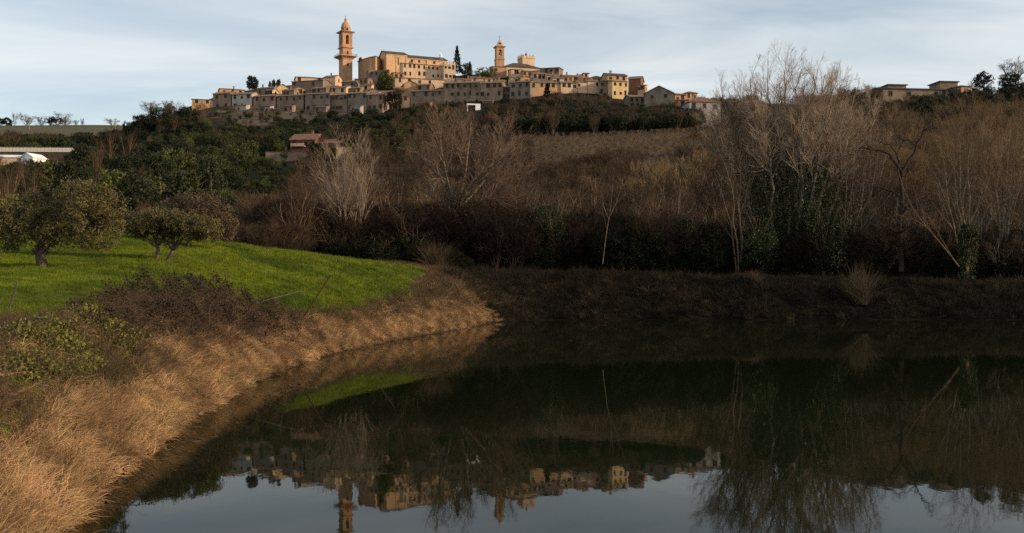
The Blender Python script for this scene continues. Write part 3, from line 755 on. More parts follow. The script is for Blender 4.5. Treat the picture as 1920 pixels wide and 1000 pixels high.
e = house("white_house", "white farmhouse with red hipped roof among the bare trees right of the town", 1292, 1352, 192, 238, 380, 8, 11, "hip", 2.8, W_WHITE, ROOF_RED, 2, 3, miss=0, chim=1, group="farmhouses outside the town")
# hill-right houses behind the big bare trees
house("farm_building", "long low stone farm building on the ridge at the right", 1640, 1800, 168, 200, 330, 6, 10, "flat", 0.3, W_BROWN, ROOF_GREY, 1, 9, miss=0.5, group="buildings on the right ridge", cat="building")
house("rooftop_block", "raised roof block on the left end of the long ridge building", 1665, 1700, 160, 170, 333, 6, 6, "flat", 0.3, W_BROWN, ROOF_GREY, 0, 0, found=1.2, group="buildings on the right ridge", cat="building")
house("rooftop_block", "taller roof block on the right end of the long ridge building", 1762, 1797, 154, 168, 333, 6, 7, "flat", 0.3, W_BROWN, ROOF_GREY, 0, 0, found=1.2, group="buildings on the right ridge", cat="building")
house("farm_building", "small orange sunlit wing at the right end of the ridge building", 1801, 1820, 163, 180, 329, 20, 6, "flat", 0.3, W_BRICK, ROOF_GREY, 1, 1, group="buildings on the right ridge", cat="building")
house("red_roofed_house", "long house with red roof seen through the tall bare poplar", 1525, 1640, 186, 206, 352, -6, 10, "gable", 2.2, W_BROWN, ROOF_RED, 1, 6, group="buildings on the right ridge")
house("red_roofed_house", "small house with sunlit orange wall behind the tall bare poplar", 1396, 1440, 194, 210, 400, 12, 9, "gable", 1.6, W_OCHRE, ROOF_RED, 1, 3, group="buildings on the right ridge")
for (x0, x1, ev, bs, yy, aa, dd, rf_, wl_, rr_, lb) in [
    (497, 511, 170, 182, 506, -18, 6, "gable", W_CREAM, 1, "small cream-ended house between the left terrace row and the round-topped cypress"),
    (528, 552, 170, 186, 503, -14, 8, "gable", W_PINK, 1, "pinkish house tucked behind the long dark stone house"),
    (553, 573, 167, 184, 508, 16, 7, "gfront", W_OCHRE, 1, "small house with an ochre gable below the dark shaded house"),
    (584, 612, 166, 186, 506, -16, 8, "gable", W_BROWN, 2, "brown stone house behind the grey rendered house"),
    (640, 664, 154, 172, 520, -18, 8, "gable", W_BROWN, 1, "shaded house just right of the tall tower's foot"),
    (652, 676, 166, 182, 508, -16, 8, "gable", W_PINK, 2, "pinkish house right of the small house with bright cream end wall"),
    (664, 690, 148, 166, 526, -14, 7, "shed", W_PINK, 1, "low pinkish outbuilding under the church apse"),
    (740, 757, 166, 186, 508, 14, 7, "gable", W_BROWN, 2, "dark narrow house under the small orange house"),
    (783, 806, 160, 178, 508, -12, 8, "gable", W_PINK, 1, "pinkish house above the brown stone row under the church"),
    (858, 884, 150, 164, 512, 14, 7, "gable", W_OCHRE, 1, "ochre house with brown roof behind the left of the central tenement"),
    (930, 948, 152, 168, 508, 14, 7, "gable", W_CREAM, 1, "cream house under the orange brick house by the pointed tower"),
    (958, 976, 146, 162, 515, 12, 7, "gable", W_CREAM, 1, "cream house under the ochre house with one square window"),
    (976, 998, 147, 162, 508, 14, 7, "gfront", W_OCHRE, 1, "gabled ochre house behind the dark corner house"),
    (1036, 1058, 147, 162, 504, 12, 7, "gable", W_CREAM, 1, "cream house above the bushy conifer"),
    (1086, 1108, 147, 160, 505, 12, 6, "gable", W_OCHRE, 2, "ochre house under the little pink house"),
    (1196, 1210, 160, 196, 482, -14, 8, "shed", W_OCHRE, 1, "narrow ochre house right of the red brick house"),
    (1180, 1210, 182, 206, 452, 12, 8, "gable", W_BROWN, 2, "low brown house below the red brick house")]:
    house("town_house", lb, x0, x1, ev, bs, yy, aa, dd, rf_, None, wl_, ROOF, rr_, 3, "right" if aa < 0 else None, 1, 1, chim=1 if (x0 % 3 == 0) else 0, ww=1.15, wh=1.6)
for (x0, x1, ev, bs, yy, wl_, rr_, lb) in [
    (440, 462, 198, 210, 489, W_PALE, ROOF, "low pale lean-to at the foot of the grey plastered house"),
    (484, 507, 200, 212, 487, W_PALE, ROOF_GREY, "low pale lean-to under the pinkish house above the terrace wall"),
    (532, 548, 199, 211, 485, W_PINK, ROOF_RED, "small pinkish shed at the foot of the long dark stone house"),
    (588, 612, 201, 213, 481, W_BROWN, ROOF, "brown lean-to in front of the grey rendered house"),
    (656, 676, 200, 212, 476, W_PALE, ROOF, "pale lean-to in front of the taller shaded terrace house"),
    (786, 806, 194, 207, 481, W_GREY, ROOF_RED, "grey shed in front of the brown stone row under the church"),
    (904, 922, 190, 202, 476, W_BROWN, ROOF, "brown shed at the foot of the central tenement")]:
    house("lean_to", lb, x0, x1, ev, bs, yy, -13, 4, "shed", .9, wl_, rr_, 1, 2, cat="shed", ww=.9, wh=1.1, miss=.3)
for o in list(COL.objects):
    if "_dims" in o: del o["_dims"]

# --- retaining wall and terraces under the left rows
def retaining(label, pts, Y, h_px, mt, thick=1.2):
    """pts: pixel (x, top row) polyline at depth Y"""
    e = empty("retaining_wall", P(pts[0][0], pts[0][1] + h_px, Y)); tag(e, label, "wall", "terrace walls under the town")
    g = Geo(); o = Vector(e.location)
    for (xa, ya), (xb, yb) in zip(pts[:-1], pts[1:]):
        a, b = P(xa, ya, Y) - o, P(xb, yb, Y) - o
        hh = h_px / F * Y + 3
        v = []
        for q in (a, b):
            v += [(q.x, q.y, q.z - hh), (q.x, q.y + thick, q.z - hh), (q.x, q.y + thick, q.z), (q.x, q.y, q.z)]
        g.add(v, [(0,4,7,3),(3,7,6,2),(2,6,5,1),(0,1,5,4),(0,3,2,1),(4,5,6,7)])
    put("masonry", g.mesh("masonry", mt), e)
    g = Geo()
    for (xa, ya), (xb, yb) in zip(pts[:-1], pts[1:]):
        a, b = P(xa, ya, Y) - o, P(xb, yb, Y) - o
        v = []
        for q in (a, b): v += [(q.x, q.y - 0.15, q.z + 0.003), (q.x, q.y + thick + 0.1, q.z + 0.003), (q.x, q.y + thick + 0.1, q.z + 0.25), (q.x, q.y - 0.15, q.z + 0.25)]
        g.add(v, [(0,4,7,3),(3,7,6,2),(2,6,5,1),(0,1,5,4),(0,3,2,1),(4,5,6,7)])
    put("coping", g.mesh("coping", W_BROWN), e)
retaining("upper stone terrace wall under the pinkish house at the town's left end", [(390, 209), (412, 207), (436, 210), (452, 209)], 486, 12, W_GREY)
retaining("stepped stone terrace wall under the grey plastered house", [(446, 213), (470, 210), (500, 212), (528, 210)], 481, 13, W_BROWN)
retaining("rough terrace wall under the long dark stone house", [(522, 209), (550, 211), (582, 208), (612, 211)], 484, 12, W_GREY)
retaining("lower rough stone terrace wall above the dark trees at the far left", [(380, 224), (404, 221), (430, 225), (462, 222)], 472, 14, W_BROWN)
retaining("lower terrace wall with uneven top in the middle of the left slope", [(455, 226), (490, 223), (520, 226), (560, 222)], 468, 13, W_GREY)
# --- tall bell tower
def bell_tower():
    Y = 557.0; s = Y / F; base = P(648, 160, Y); e = empty("bell_tower", base, R(32))
    tag(e, "tall slender brick bell tower with dome and projecting gallery", "bell tower")
    h = lambda py: (160 - py) * s
    w = 9.6 * s          # half width of the shaft
    g = Geo(); g.box(-w, w, -w, w, -8, h(109)); put("shaft", g.mesh("shaft", W_BRICK), e)
    g = Geo()             # projecting gallery on corbels
    for k, (ex, z0, z1_) in enumerate(((0.3, h(112.5), h(110.2)), (0.9, h(110.2), h(108)), (2.2, h(107.9), h(106.3)))):
        g.box(-w - ex, w + ex, -w - ex, w + ex, z0, z1_)
    for sx_ in np.linspace(-w - 1.3, w + 1.3, 9):
        g.box(sx_ - 0.12, sx_ + 0.12, -w - 1.5, -w - 0.6, h(109.6), h(107.95)); g.box(-w - 1.5, -w - 0.6, sx_ - 0.12, sx_ + 0.12, h(109.6), h(107.95)); g.box(w + 0.6, w + 1.5, sx_ - 0.12, sx_ + 0.12, h(109.6), h(107.95))
    put("gallery", g.mesh("gallery", W_BRICK), e)
    g = Geo()
    for sg in (-1, 1):
        for t in np.linspace(-w - 2.1, w + 2.1, 14):
            g.box(t - 0.03, t + 0.03, sg * (w + 2.1) - 0.03, sg * (w + 2.1) + 0.03, h(106.6), h(104))
            g.box(sg * (w + 2.1) - 0.03, sg * (w + 2.1) + 0.03, t - 0.03, t + 0.03, h(106.6), h(104))
        g.box(-w - 2.15, w + 2.15, sg * (w + 2.1) - 0.05, sg * (w + 2.1) + 0.05, h(104), h(103.6)); g.box(sg * (w + 2.1) - 0.05, sg * (w + 2.1) + 0.05, -w - 2.15, w + 2.15, h(104.02), h(103.62))
    put("railing", g.mesh("railing", IRON), e)
    w2 = w * 0.93
    g = Geo(); g.box(-w2, w2, -w2, w2, h(106.25), h(92)); put("upper_shaft", g.mesh("upper_shaft", W_BRICK), e)
    g = Geo()
    for ex, a, b in ((0.3, 92.4, 91.4), (0.85, 91.4, 90.2), (0.35, 90.2, 89.3)): g.box(-w2 - ex, w2 + ex, -w2 - ex, w2 + ex, h(a) + 0.003, h(b))
    put("cornice", g.mesh("cornice", W_BRICK), e)
    # belfry: four corner piers, arched heads, dark box added inside
    g = Geo(); o = w2 * 0.36
    for sx_ in (-1, 1):
        for sy_ in (-1, 1):
            x0, x1 = sorted((sx_ * o, sx_ * w2)); y0, y1 = sorted((sy_ * o, sy_ * w2))
            g.box(x0, x1, y0, y1, h(89.2), h(66))
            g.box(*sorted((sx_ * (w2 - 0.55), sx_ * (w2 + 0.22))), *sorted((sy_ * (w2 - 0.55), sy_ * (w2 + 0.22))), h(89.1), h(63.7))
    g.box(-w2, w2, -w2, w2, h(66) + 0.002, h(63.6))
    g.box(-w2 + 0.03, w2 - 0.03, -w2 + 0.03, w2 - 0.03, h(89.2), h(84.5))
    for face in range(4):   # arch heads made of wedge steps
        ca, sa = math.cos(face * math.pi / 2), math.sin(face * math.pi / 2)
        for k in range(6):
            a0, a1 = math.pi * k / 6, math.pi * (k + 1) / 6
            xa, xb = o * math.cos(a1), o * math.cos(a0); zmin = h(70) + o * min(math.sin(a0), math.sin(a1))
            v = []
            for x, y, z in ((xa, -w2, zmin), (xb, -w2, zmin), (xb, -o, zmin), (xa, -o, zmin), (xa, -w2, h(66)), (xb, -w2, h(66)), (xb, -o, h(66)), (xa, -o, h(66))):
                v.append((x * ca - y * sa, x * sa + y * ca, z))
            g.add(v, [(0,3,2,1),(4,5,6,7),(0,1,5,4),(1,2,6,5),(2,3,7,6),(3,0,4,7)])
    put("belfry", g.mesh("belfry", W_BRICK), e)
    g = Geo(); g.box(-o + 0.02, o - 0.02, -0.7, 0.7, h(84.5), h(70)); g.box(-0.1, 0.1, -o, o, h(72), h(71.4)); put("dark_box_and_beam", g.mesh("dark_box_and_beam", SHUT_BR), e)  # solid box added so the openings read dark; beam holds the bell
    g = Geo(); g.lathe([(0.15, h(72)), (0.35, h(72.4)), (0.5, h(75)), (0.8, h(76.2))], 10, 0, -o + 0.45); put("bell", g.mesh("bell", LEAD), e)
    g = Geo()
    for ex, a, b in ((0.3, 63.8, 62.8), (0.9, 62.8, 61.6), (1.5, 61.6, 60.7)): g.box(-w2 - ex, w2 + ex, -w2 - ex, w2 + ex, h(a) + 0.003, h(b))
    put("cornice", g.mesh("cornice", W_BRICK), e)
    g = Geo(); r = w2 * 0.98
    g.lathe([(r, h(60.8)), (r, h(53.5)), (r * 1.06, h(53.3)), (r * 1.06, h(52.2)), (r * 0.98, h(52)), (r * 0.93, h(49)), (r * 0.8, h(45.5)), (r * 0.58, h(42.8)), (r * 0.3, h(41.2))], 12, 0, 0, 0, R(15))
    put("dome", g.mesh("dome", W_BRICK), e)
    for az in (-90, -90 + 60, -90 - 60):
        wdw = put("window", WIN["glass"], e, (math.cos(R(az)) * (r * 0.985), math.sin(R(az)) * (r * 0.985), h(58.5)), (0, 0, R(az + 90)), (0.9, 1, 0.75))
    g = Geo()
    g.lathe([(1.0, h(41.6)), (1.0, h(41)), (0.75, h(40.8)), (0.72, h(37)), (0.95, h(36.8)), (0.9, h(36.3)), (0.35, h(34.8)), (0.12, h(34)), (0.16, h(33.2)), (0.02, h(32.6))], 8)
    put("lantern", g.mesh("lantern", W_BRICK), e)
    g = Geo(); g.box(-0.06, 0.06, -0.06, 0.06, h(33), h(29.5)); g.box(-0.5, 0.5, -0.05, 0.05, h(31), h(30.6)); put("cross", g.mesh("cross", IRON), e)
    for py in (101, 124): window(e, 0.1, -(w2 if py < 106 else w), h(py + 2), 0.8, 1.5)
bell_tower()

# --- collegiate church
def church():
    Y = 548.0; s = Y / F; a = 22.0; base = P(724, 132, Y); e = empty("church", base, R(a))
    tag(e, "large brick church with long sunlit nave and rounded apse beside the tall tower", "church")
    k = s / math.cos(R(a))
    h = lambda py: (132 - py) * s
    # nave: left part higher, right part lower; front edge on y=0, x=0 at its left front corner
    L1, L2 = 38 * k, 112 * k; D = 17.0
    def slab(nm, x0, x1, z, rh, d0, d1, mt=W_CHURCH):
        wall_part(e, "gable", x0, x1, d0, d1, -14, z, rh, mt, nm)
        roof_part(e, "gable", x0, x1, d0, d1, z, rh, ROOF_GREY, 0.5)
    slab("nave_wall", 0, L1, h(100), 3.0, 0, D)
    slab("nave_wall", L1 + 0.02, L2, h(104), 3.0, 0.4, D - 0.4)
    g = Geo(); g.box(0.1, L1, -0.25, -0.003, h(102.3), h(100.8)); g.box(L1 + 0.05, L2, 0.15, 0.397, h(106.5), h(105)); put("cornice", g.mesh("cornice", W_CREAM), e)
    # pilasters
    for x in (0.5, L1 * 0.5, L1 - 0.6, L1 + (L2 - L1) * 0.5, L2 - 0.6):
        y = 0 if x < L1 else 0.4
        g = Geo(); g.box(x - 0.45, x + 0.45, y - 0.22, y - 0.003, -6, h(103) if x < L1 else h(107)); put("pilaster", g.mesh("pilaster", W_CHURCH), e)
    window(e, 20 * k, 0.0, h(119), 1.3, 3.6)
    for x in (L1 + 9 * k, L1 + 22 * k, L1 + 36 * k, L1 + 50 * k): window(e, x, 0.4, h(112), 1.0, 1.3, kind="brown")
    # transept on the left and the polygonal apse
    wall_part(e, "gable", -3.0, -0.02, 11.5, 16.5, -14, h(105), 1.2, W_CHURCH, "choir_wall"); roof_part(e, "gable", -3.0, -0.02, 11.5, 16.5, h(105), 1.2, ROOF_GREY, 0.3)
    ca, sa = math.cos(R(a)), math.sin(R(a))
    def loc(px, Yw):
        v = P(px, 132, Yw) - base; return (v.x * ca + v.y * sa, -v.x * sa + v.y * ca)
    plan = [loc(671.5, 561), loc(680, 555.5), loc(692, 550.5), loc(704, 547.5), loc(709, 550), loc(713.5, 555), loc(712, 562), loc(690, 568)]
    g = Geo(); g.poly_extrude(plan, "z", -14, h(107.2)); put("apse_wall", g.mesh("apse_wall", W_BRICK), e)
    cx = sum(p[0] for p in plan) / 8; cy = sum(p[1] for p in plan) / 8
    grow_ = lambda f: [(cx + (p[0] - cx) * f, cy + (p[1] - cy) * f) for p in plan]
    g = Geo(); g.poly_extrude(grow_(1.05), "z", h(107.2) + .003, h(106.2)); put("cornice", g.mesh("cornice", W_BRICK), e)
    g = Geo(); q = grow_(1.1); v = [(p[0], p[1], h(106.2) + .003) for p in q] + [(p[0], p[1], h(105.6)) for p in q] + [(cx, cy, h(101.6))]
    g.add(v, [(m, (m + 1) % 8, 8 + (m + 1) % 8, 8 + m) for m in range(8)] + [(8 + m, 8 + (m + 1) % 8, 16, 16) for m in range(8)]); put("apse_roof", g.mesh("apse_roof", ROOF), e)
    tx, ty = loc(675.5, 559)
    g = Geo(); g.box(tx - .8, tx + .8, ty - .8, ty + .8, h(107), h(101.5)); g.lathe([(1.3, h(101.5) + 0.003), (0.05, h(98.5))], 4, tx, ty, 0, R(45)); put("turret", g.mesh("turret", W_RED), e)
    # little lantern turret at the right end of the nave
    g = Geo(); bx = L2 - 3.0
    g.box(bx - 1.1, bx + 1.1, 2.0, 4.2, h(104), h(97)); put("turret", g.mesh("turret", W_GREY), e)
    g = Geo(); g.lathe([(1.25, h(97) + 0.003), (1.25, h(96.2)), (0.8, h(95.8)), (0.85, h(92.5)), (1.0, h(92.2)), (0.7, h(90.5)), (0.15, h(89.5)), (0.05, h(86.5))], 8, bx, 3.1); put("lantern", g.mesh("lantern", WHITE), e)
    # stepped stone platform to the left
    g = Geo(); g.box(-36 * k, -4 * k, -5.5, -1.0, -16, h(137)); put("platform", g.mesh("platform", W_BROWN), e)
    for px_ in (-30, -22, -13): window(e, px_ * k, -5.5, h(146), 0.9, 1.6)
church()
house("church_wing", "upper sunlit wing with paired windows in front of the church nave", 757, 832, 121.5, 147, 536, 20, 8, "shed", 1.6, W_CREAM, ROOF, 2, 9, miss=0.22, group="church wings", cat="building", ww=0.85)
def crenel_block():
    e = house("crenellated_house", "sunlit house with crenellated parapet at the right end of the church", 832.5, 854, 122, 150, 535, 16, 9, "flat", 0.3, W_CREAM, W_CREAM, 2, 3, miss=0.2, group="church wings", cat="building", ov=0.2)
    W, D, H, rh = dims(e)
    g = Geo()
    n = 5
    for k in range(n):
        x = -W / 2 + W * (k + 0.5) / n
        g.box(x - 0.35, x + 0.35, -0.15, 0.35, H + 0.305, H + 1.9)
    for k in range(5):
        y = D * (k + 0.5) / 5
        for x in (-W / 2 + 0.1, W / 2 - 0.1): g.box(x - 0.25, x + 0.25, y - 0.35 + 0.4, y + 0.75, H + 0.305, H + 1.9)
    put("battlement", g.mesh("battlement", W_CREAM), e)
crenel_block()
# --- second church with the pointed tower
def small_tower():
    Y = 545.0; s = Y / F; e = empty("bell_tower", P(936.5, 140, Y), R(14))
    tag(e, "shorter square bell tower with a pointed pyramid roof right of the church", "bell tower")
    h = lambda py: (140 - py) * s
    w = 7.6 * s
    g = Geo(); g.box(-w, w, -w, w, -8, h(113)); put("shaft", g.mesh("shaft", W_BRICK), e)
    g = Geo(); g.box(-w - .3, w + .3, -w - .3, w + .3, h(113) + .003, h(111.6)); put("cornice", g.mesh("cornice", W_BRICK), e)
    g = Geo(); o = w * 0.34; w2 = w * 0.95
    for a in (-1, 1):
        for b in (-1, 1): g.box(*sorted((a * o, a * w2)), *sorted((b * o, b * w2)), h(111.55), h(93))
    g.box(-w2, w2, -w2, w2, h(93) + .002, h(90.2)); g.box(-w2 + .02, w2 - .02, -w2 + .02, w2 - .02, h(111.55), h(107))
    for face in range(4):
        ca, sa = math.cos(face * math.pi / 2), math.sin(face * math.pi / 2)
        for k in range(6):
            a0, a1 = math.pi * k / 6, math.pi * (k + 1) / 6
            xa, xb = o * math.cos(a1), o * math.cos(a0); zmin = h(96.5) + o * min(math.sin(a0), math.sin(a1))
            v = [(x * ca - y * sa, x * sa + y * ca, z) for x, y, z in ((xa, -w2, zmin), (xb, -w2, zmin), (xb, -o, zmin), (xa, -o, zmin), (xa, -w2, h(93)), (xb, -w2, h(93)), (xb, -o, h(93)), (xa, -o, h(93)))]
            g.add(v, [(0,3,2,1),(4,5,6,7),(0,1,5,4),(1,2,6,5),(2,3,7,6),(3,0,4,7)])
    put("belfry", g.mesh("belfry", W_BRICK), e)
    g = Geo(); g.box(-.06, .06, -o, o, h(98.5), h(98)); g.lathe([(0.1, h(98)), (0.35, h(99)), (0.5, h(102)), (0.75, h(103.2))], 10); put("bell", g.mesh("bell", LEAD), e)
    g = Geo(); g.box(-w - .35, w + .35, -w - .35, w + .35, h(90.2) + .003, h(89.2)); g.box(-w - .7, w + .7, -w - .7, w + .7, h(89.2) + .003, h(88.2)); put("cornice", g.mesh("cornice", W_BRICK), e)
    g = Geo(); r = w * 1.25; g.lathe([(r, h(88.2) + .003), (r * 0.02, h(73.5))], 4, 0, 0, 0, R(45)); put("spire", g.mesh("spire", W_OCHRE), e)
    window(e, 0, -w * 0.66, h(85), 0.8, 1.0)
    g = Geo(); g.box(-.05, .05, -.05, .05, h(74), h(67)); g.box(-.5, .5, -.04, .04, h(70), h(69.5)); put("cross", g.mesh("cross", IRON), e)
small_tower()
house("church_house", "orange brick house at the foot of the pointed bell tower", 924, 950, 125.5, 152, 538, 12, 9, "shed", 1.3, W_BRICK, ROOF, 1, 2, group="buildings beside the pointed tower", cat="building")
house("small_church", "second church with a big dark hipped roof right of the pointed tower", 945, 1012, 127, 150, 545, 14, 14, "hip", 3.6, W_CREAM, ROOF_GREY, 0, 0, group="buildings beside the pointed tower", cat="church")
house("church_house", "ochre house with one square window below the small church roof", 958, 981, 131, 155, 531, 12, 8, "shed", 1.0, W_CREAM, ROOF, 1, 1, miss=0, ww=1.6, group="buildings beside the pointed tower", cat="building")
house("church_house", "low ochre house with long brown roof below the small church", 981.5, 1011, 134, 156, 529, 12, 8, "shed", 1.0, W_OCHRE, ROOF, 1, 4, kinds=LSH, group="buildings beside the pointed tower", cat="building")
house("church_house", "dark flat-roofed building at the right end of the small church", 1012, 1048, 128, 156, 542, -14, 11, "shed", 0.8, W_BROWN, ROOF_GREY, 1, 4, group="buildings beside the pointed tower", cat="building")
for i, (x0, x1, ev, bs, yy, lb) in enumerate([(1000, 1024, 139, 158, 512, "small sunlit house with brown roof under the dark flat-roofed building"), (1026, 1048, 142, 160, 508, "small sunlit gabled house above the conifer"),
                                              (884, 924, 147, 165, 524, "house with a brown roof behind the central tenement")]):
    house("town_house", lb, x0, x1, ev, bs, yy, 12, 8, "gable", 1.4, W_CREAM if i < 2 else W_OCHRE, ROOF, 1, 3, chim=1)
def crenel_tower():
    Y = 556.0; s = Y / F; e = empty("crenellated_tower", P(986.5, 126, Y), R(22))
    tag(e, "low battlemented tower with a flagpole behind the small church", "tower")
    h = lambda py: (126 - py) * s
    w = 12.2 * s
    g = Geo(); g.box(-w, w, -w, w, -6, h(112)); put("shaft", g.mesh("shaft", W_CREAM), e)
    g = Geo(); g.box(-w - .3, w + .3, -w - .3, w + .3, h(112) + .003, h(110.5))
    for k in range(4):
        t = -w + 2 * w * (k + 0.5) / 4
        for sg in (-1, 1):
            g.box(t - .5, t + .5, *sorted((sg * (w - .3), sg * (w + .28))), h(110.5), h(105.5))
            g.box(*sorted((sg * (w - .3), sg * (w + .28))), t - .42, t + .42, h(110.5), h(105.4))
    put("battlement", g.mesh("battlement", W_CREAM), e)
    g = Geo(); g.tubes([[(0, 0, h(112)), (0, 0, h(103)), (0, 0, h(95))]], [[.12, .09, .04]], 6); g.lathe([(1.2, h(104.5)), (.1, h(99.5))], 6); put("flagpole", g.mesh("flagpole", IRON), e)
crenel_tower()
# --- villa on the slope
def villa():
    e = house("villa", "red-roofed villa with a balcony on the wooded slope under the town", 544, 592, 262, 284, 330, -8, 9, "gable", 2.3, W_RED, ROOF_RED, 2, 4, miss=0.2, chim=1, group="farmhouses outside the town")
    W, D, H, rh = dims(e)
    g = Geo(); x0, x1 = -W/2 + 0.6, -W/2 + 5.2
    g.box(x0, x1, -1.6, -0.003, 1.5, 1.72); g.box(x0, x1, -1.6, -1.5, 1.72, 2.5); put("balcony", g.mesh("balcony", W_CREAM), e)
    wall_part(e, "gable", W/2 + 0.02, W/2 + 8.6, 1.5, D - 0.5, -6, H - 1.1, 1.6, W_RED, "wing_wall"); roof_part(e, "gable", W/2 + 0.02, W/2 + 8.6, 1.5, D - 0.5, H - 1.1, 1.6, ROOF_RED, 0.4)
    for x in (2, 4.6, 7): window(e, W/2 + x, 1.5, 0.6, 0.9, 1.3)
villa()
def garden_wall(label, px0, px1, py, Y, h_px, mt):
    e = P((px0 + px1) / 2, py + h_px, Y); W = (px1 - px0) / F * Y; hh = h_px / F * Y
    g = Geo(); g.box(-W/2, W/2, 0, 0.5, -3, hh); g.box(-W/2 - .1, W/2 + .1, -.1, .6, hh + .003, hh + .15)
    o = put("garden_wall", g.mesh("garden_wall", mt), None, e); tag(o, label, "wall", "garden walls on the slope")
garden_wall("pale garden wall in front of the villa on the slope", 498, 586, 286, 322, 6, W_PINK)
garden_wall("sunlit terrace wall right of the villa", 630, 658, 277, 321, 5, W_CREAM)
garden_wall("low wall below the white farmhouse", 1262, 1330, 234, 372, 6, W_GREY)
# --- white canopy below the central tenement
def canopy():
    Y = 452.0; e = empty("white_canopy", P(888, 220, Y), R(8)); tag(e, "bright white flat canopy and panel below the central tenement", "canopy")
    s = Y / F
    g = Geo(); g.box(-12.5 * s, 13 * s, 0, 5, 23 * s, 25.5 * s); put("roof", g.mesh("roof", WHITE), e)
    g = Geo(); g.box(3.5 * s, 13 * s - .02, .02, .3, -4 * s, 23 * s - .003); put("panel", g.mesh("panel", WHITE), e)
    for x in (-12, ):
        g = Geo(); g.box(x * s, x * s + .25, .1, .35, -6, 23 * s - .003); put("post", g.mesh("post", WHITE), e)
canopy()
# --- white sheds at the left edge
def sheds():
    Y = 360.0; s = Y / F
    e = empty("warehouse", P(50, 297, Y), R(3)); tag(e, "long low warehouse with a pale banded front at the left edge", "building", "sheds at the left edge")
    L0, L1 = -110 * s, 85 * s
    g = Geo(); g.box(L0, L1, 0, 16, -5, 12 * s); put("wall", g.mesh("wall", wall_mat("dark_brown_cladding", (0.10, 0.07, 0.052))), e)
    n = 30
    me = None
    for k in range(n):
        x0 = L0 + (L1 - L0) * k / n; x1 = L0 + (L1 - L0) * (k + 1) / n - 0.08
        if me is None:
            g = Geo(); g.box(0, x1 - x0, -.25, -.003, 0, 8.0 * s); me = g.mesh("facade_panel", mat("pale_cladding", (0.50, 0.45, 0.36), (0.62, 0.57, 0.47), scale=.8))
        put("facade_panel", me, e, (x0, 0, 12.0 * s))
    g = Geo(); g.box(L0, L1, 0, 16, 12 * s + .003, 19 * s); put("upper_wall", g.mesh("upper_wall", W_GREY), e)
    g = Geo(); g.box(L0 - .3, L1 + .3, -.3, 16.3, 20.1 * s, 21.6 * s); put("roof", g.mesh("roof", ROOF_GREY), e)
    Y = 340.0; s = Y / F
    e = empty("white_shed", P(50, 301, Y), R(-14)); tag(e, "bright white gabled shed in front of the long warehouse", "shed", "sheds at the left edge")
    W = 26 * s
    wall_part(e, "gfront", -W/2, W/2, 0, 7, -4, 6 * s, 1.4, WHITE); roof_part(e, "gfront", -W/2, W/2, 0, 7, 6 * s, 1.4, WHITE, 0.3)
    e = empty("white_shed", P(8, 298, Y), R(6)); tag(e, "white low-roofed shed at the very left in front of the warehouse", "shed", "sheds at the left edge")
    W = 56 * s
    wall_part(e, "gable", -W/2, W/2, 0, 7, -4, 3 * s, 1.0, W_CREAM); roof_part(e, "gable", -W/2, W/2, 0, 7, 3 * s, 1.0, WHITE, 0.3)
sheds()
#--TREES--
# ------------------------------------------------------------------ tree builders
def resample(pts, K):
    p = np.asarray(pts, float)
    d = np.concatenate([[0], np.cumsum(np.linalg.norm(np.diff(p, axis=0), axis=1))])
    t = np.linspace(0, d[-1], K)
    q = np.stack([np.interp(t, d, p[:, i]) for i in range(3)], 1)
    for _ in range(2):
        q[1:-1] = 0.5 * q[1:-1] + 0.25 * (q[:-2] + q[2:])
    return q
def limbs_from(lst, K, rng, wig=0.0):
    """lst: [(polyline points, r0, r1)] -> arrays"""
    PT, RD = [], []
    for pts, r0, r1 in lst:
        q = resample(pts, K)
        if wig: 
            w = rng.normal(0, wig, q.shape); w[0] = 0; q = q + w
        PT.append(q); RD.append(np.linspace(r0, r1, K))
    return np.array(PT), np.array(RD)
def spawn(rng, Pp, Rp, m, start=0.2, ang=(25, 55), lr=0.5, rr=0.6, K=4, wig=0.12, up=0.08, tip=0.35, rmin=0.004, fall=0.7, end=1.0):
    N, Kp, _ = Pp.shape
    idx = np.repeat(np.arange(N), m); n = len(idx)
    t = rng.uniform(start, end, n); sidx = t * (Kp - 1); i = np.minimum(sidx.astype(int), Kp - 2); f = (sidx - i)[:, None]
    base = Pp[idx, i] * (1 - f) + Pp[idx, i + 1] * f
    tan = Pp[idx, i + 1] - Pp[idx, i]; tan /= np.linalg.norm(tan, axis=1, keepdims=True) + 1e-9
    Lp = np.linalg.norm(np.diff(Pp, axis=1), axis=2).sum(1)
    rad = Rp[idx, i] * (1 - f[:, 0]) + Rp[idx, i + 1] * f[:, 0]
    v = rng.normal(size=(n, 3)); v -= (v * tan).sum(1, keepdims=True) * tan; v /= np.linalg.norm(v, axis=1, keepdims=True) + 1e-9
    a = np.radians(rng.uniform(*ang, n))[:, None]
    d = np.cos(a) * tan + np.sin(a) * v
    Ln = Lp[idx] * lr * (1.0 - fall * t) * rng.uniform(0.65, 1.25, n) / (1 - fall * 0.5)
    out = np.empty((n, K, 3)); out[:, 0] = base
    for k in range(1, K):
        d = d + rng.normal(0, wig, (n, 3)); d[:, 2] += up; d /= np.linalg.norm(d, axis=1, keepdims=True)
        out[:, k] = out[:, k - 1] + d * (Ln / (K - 1))[:, None]
    r0 = np.maximum(rad * rr, rmin)
    RR = r0[:, None] * np.linspace(1, tip, K)[None]
    return out, RR

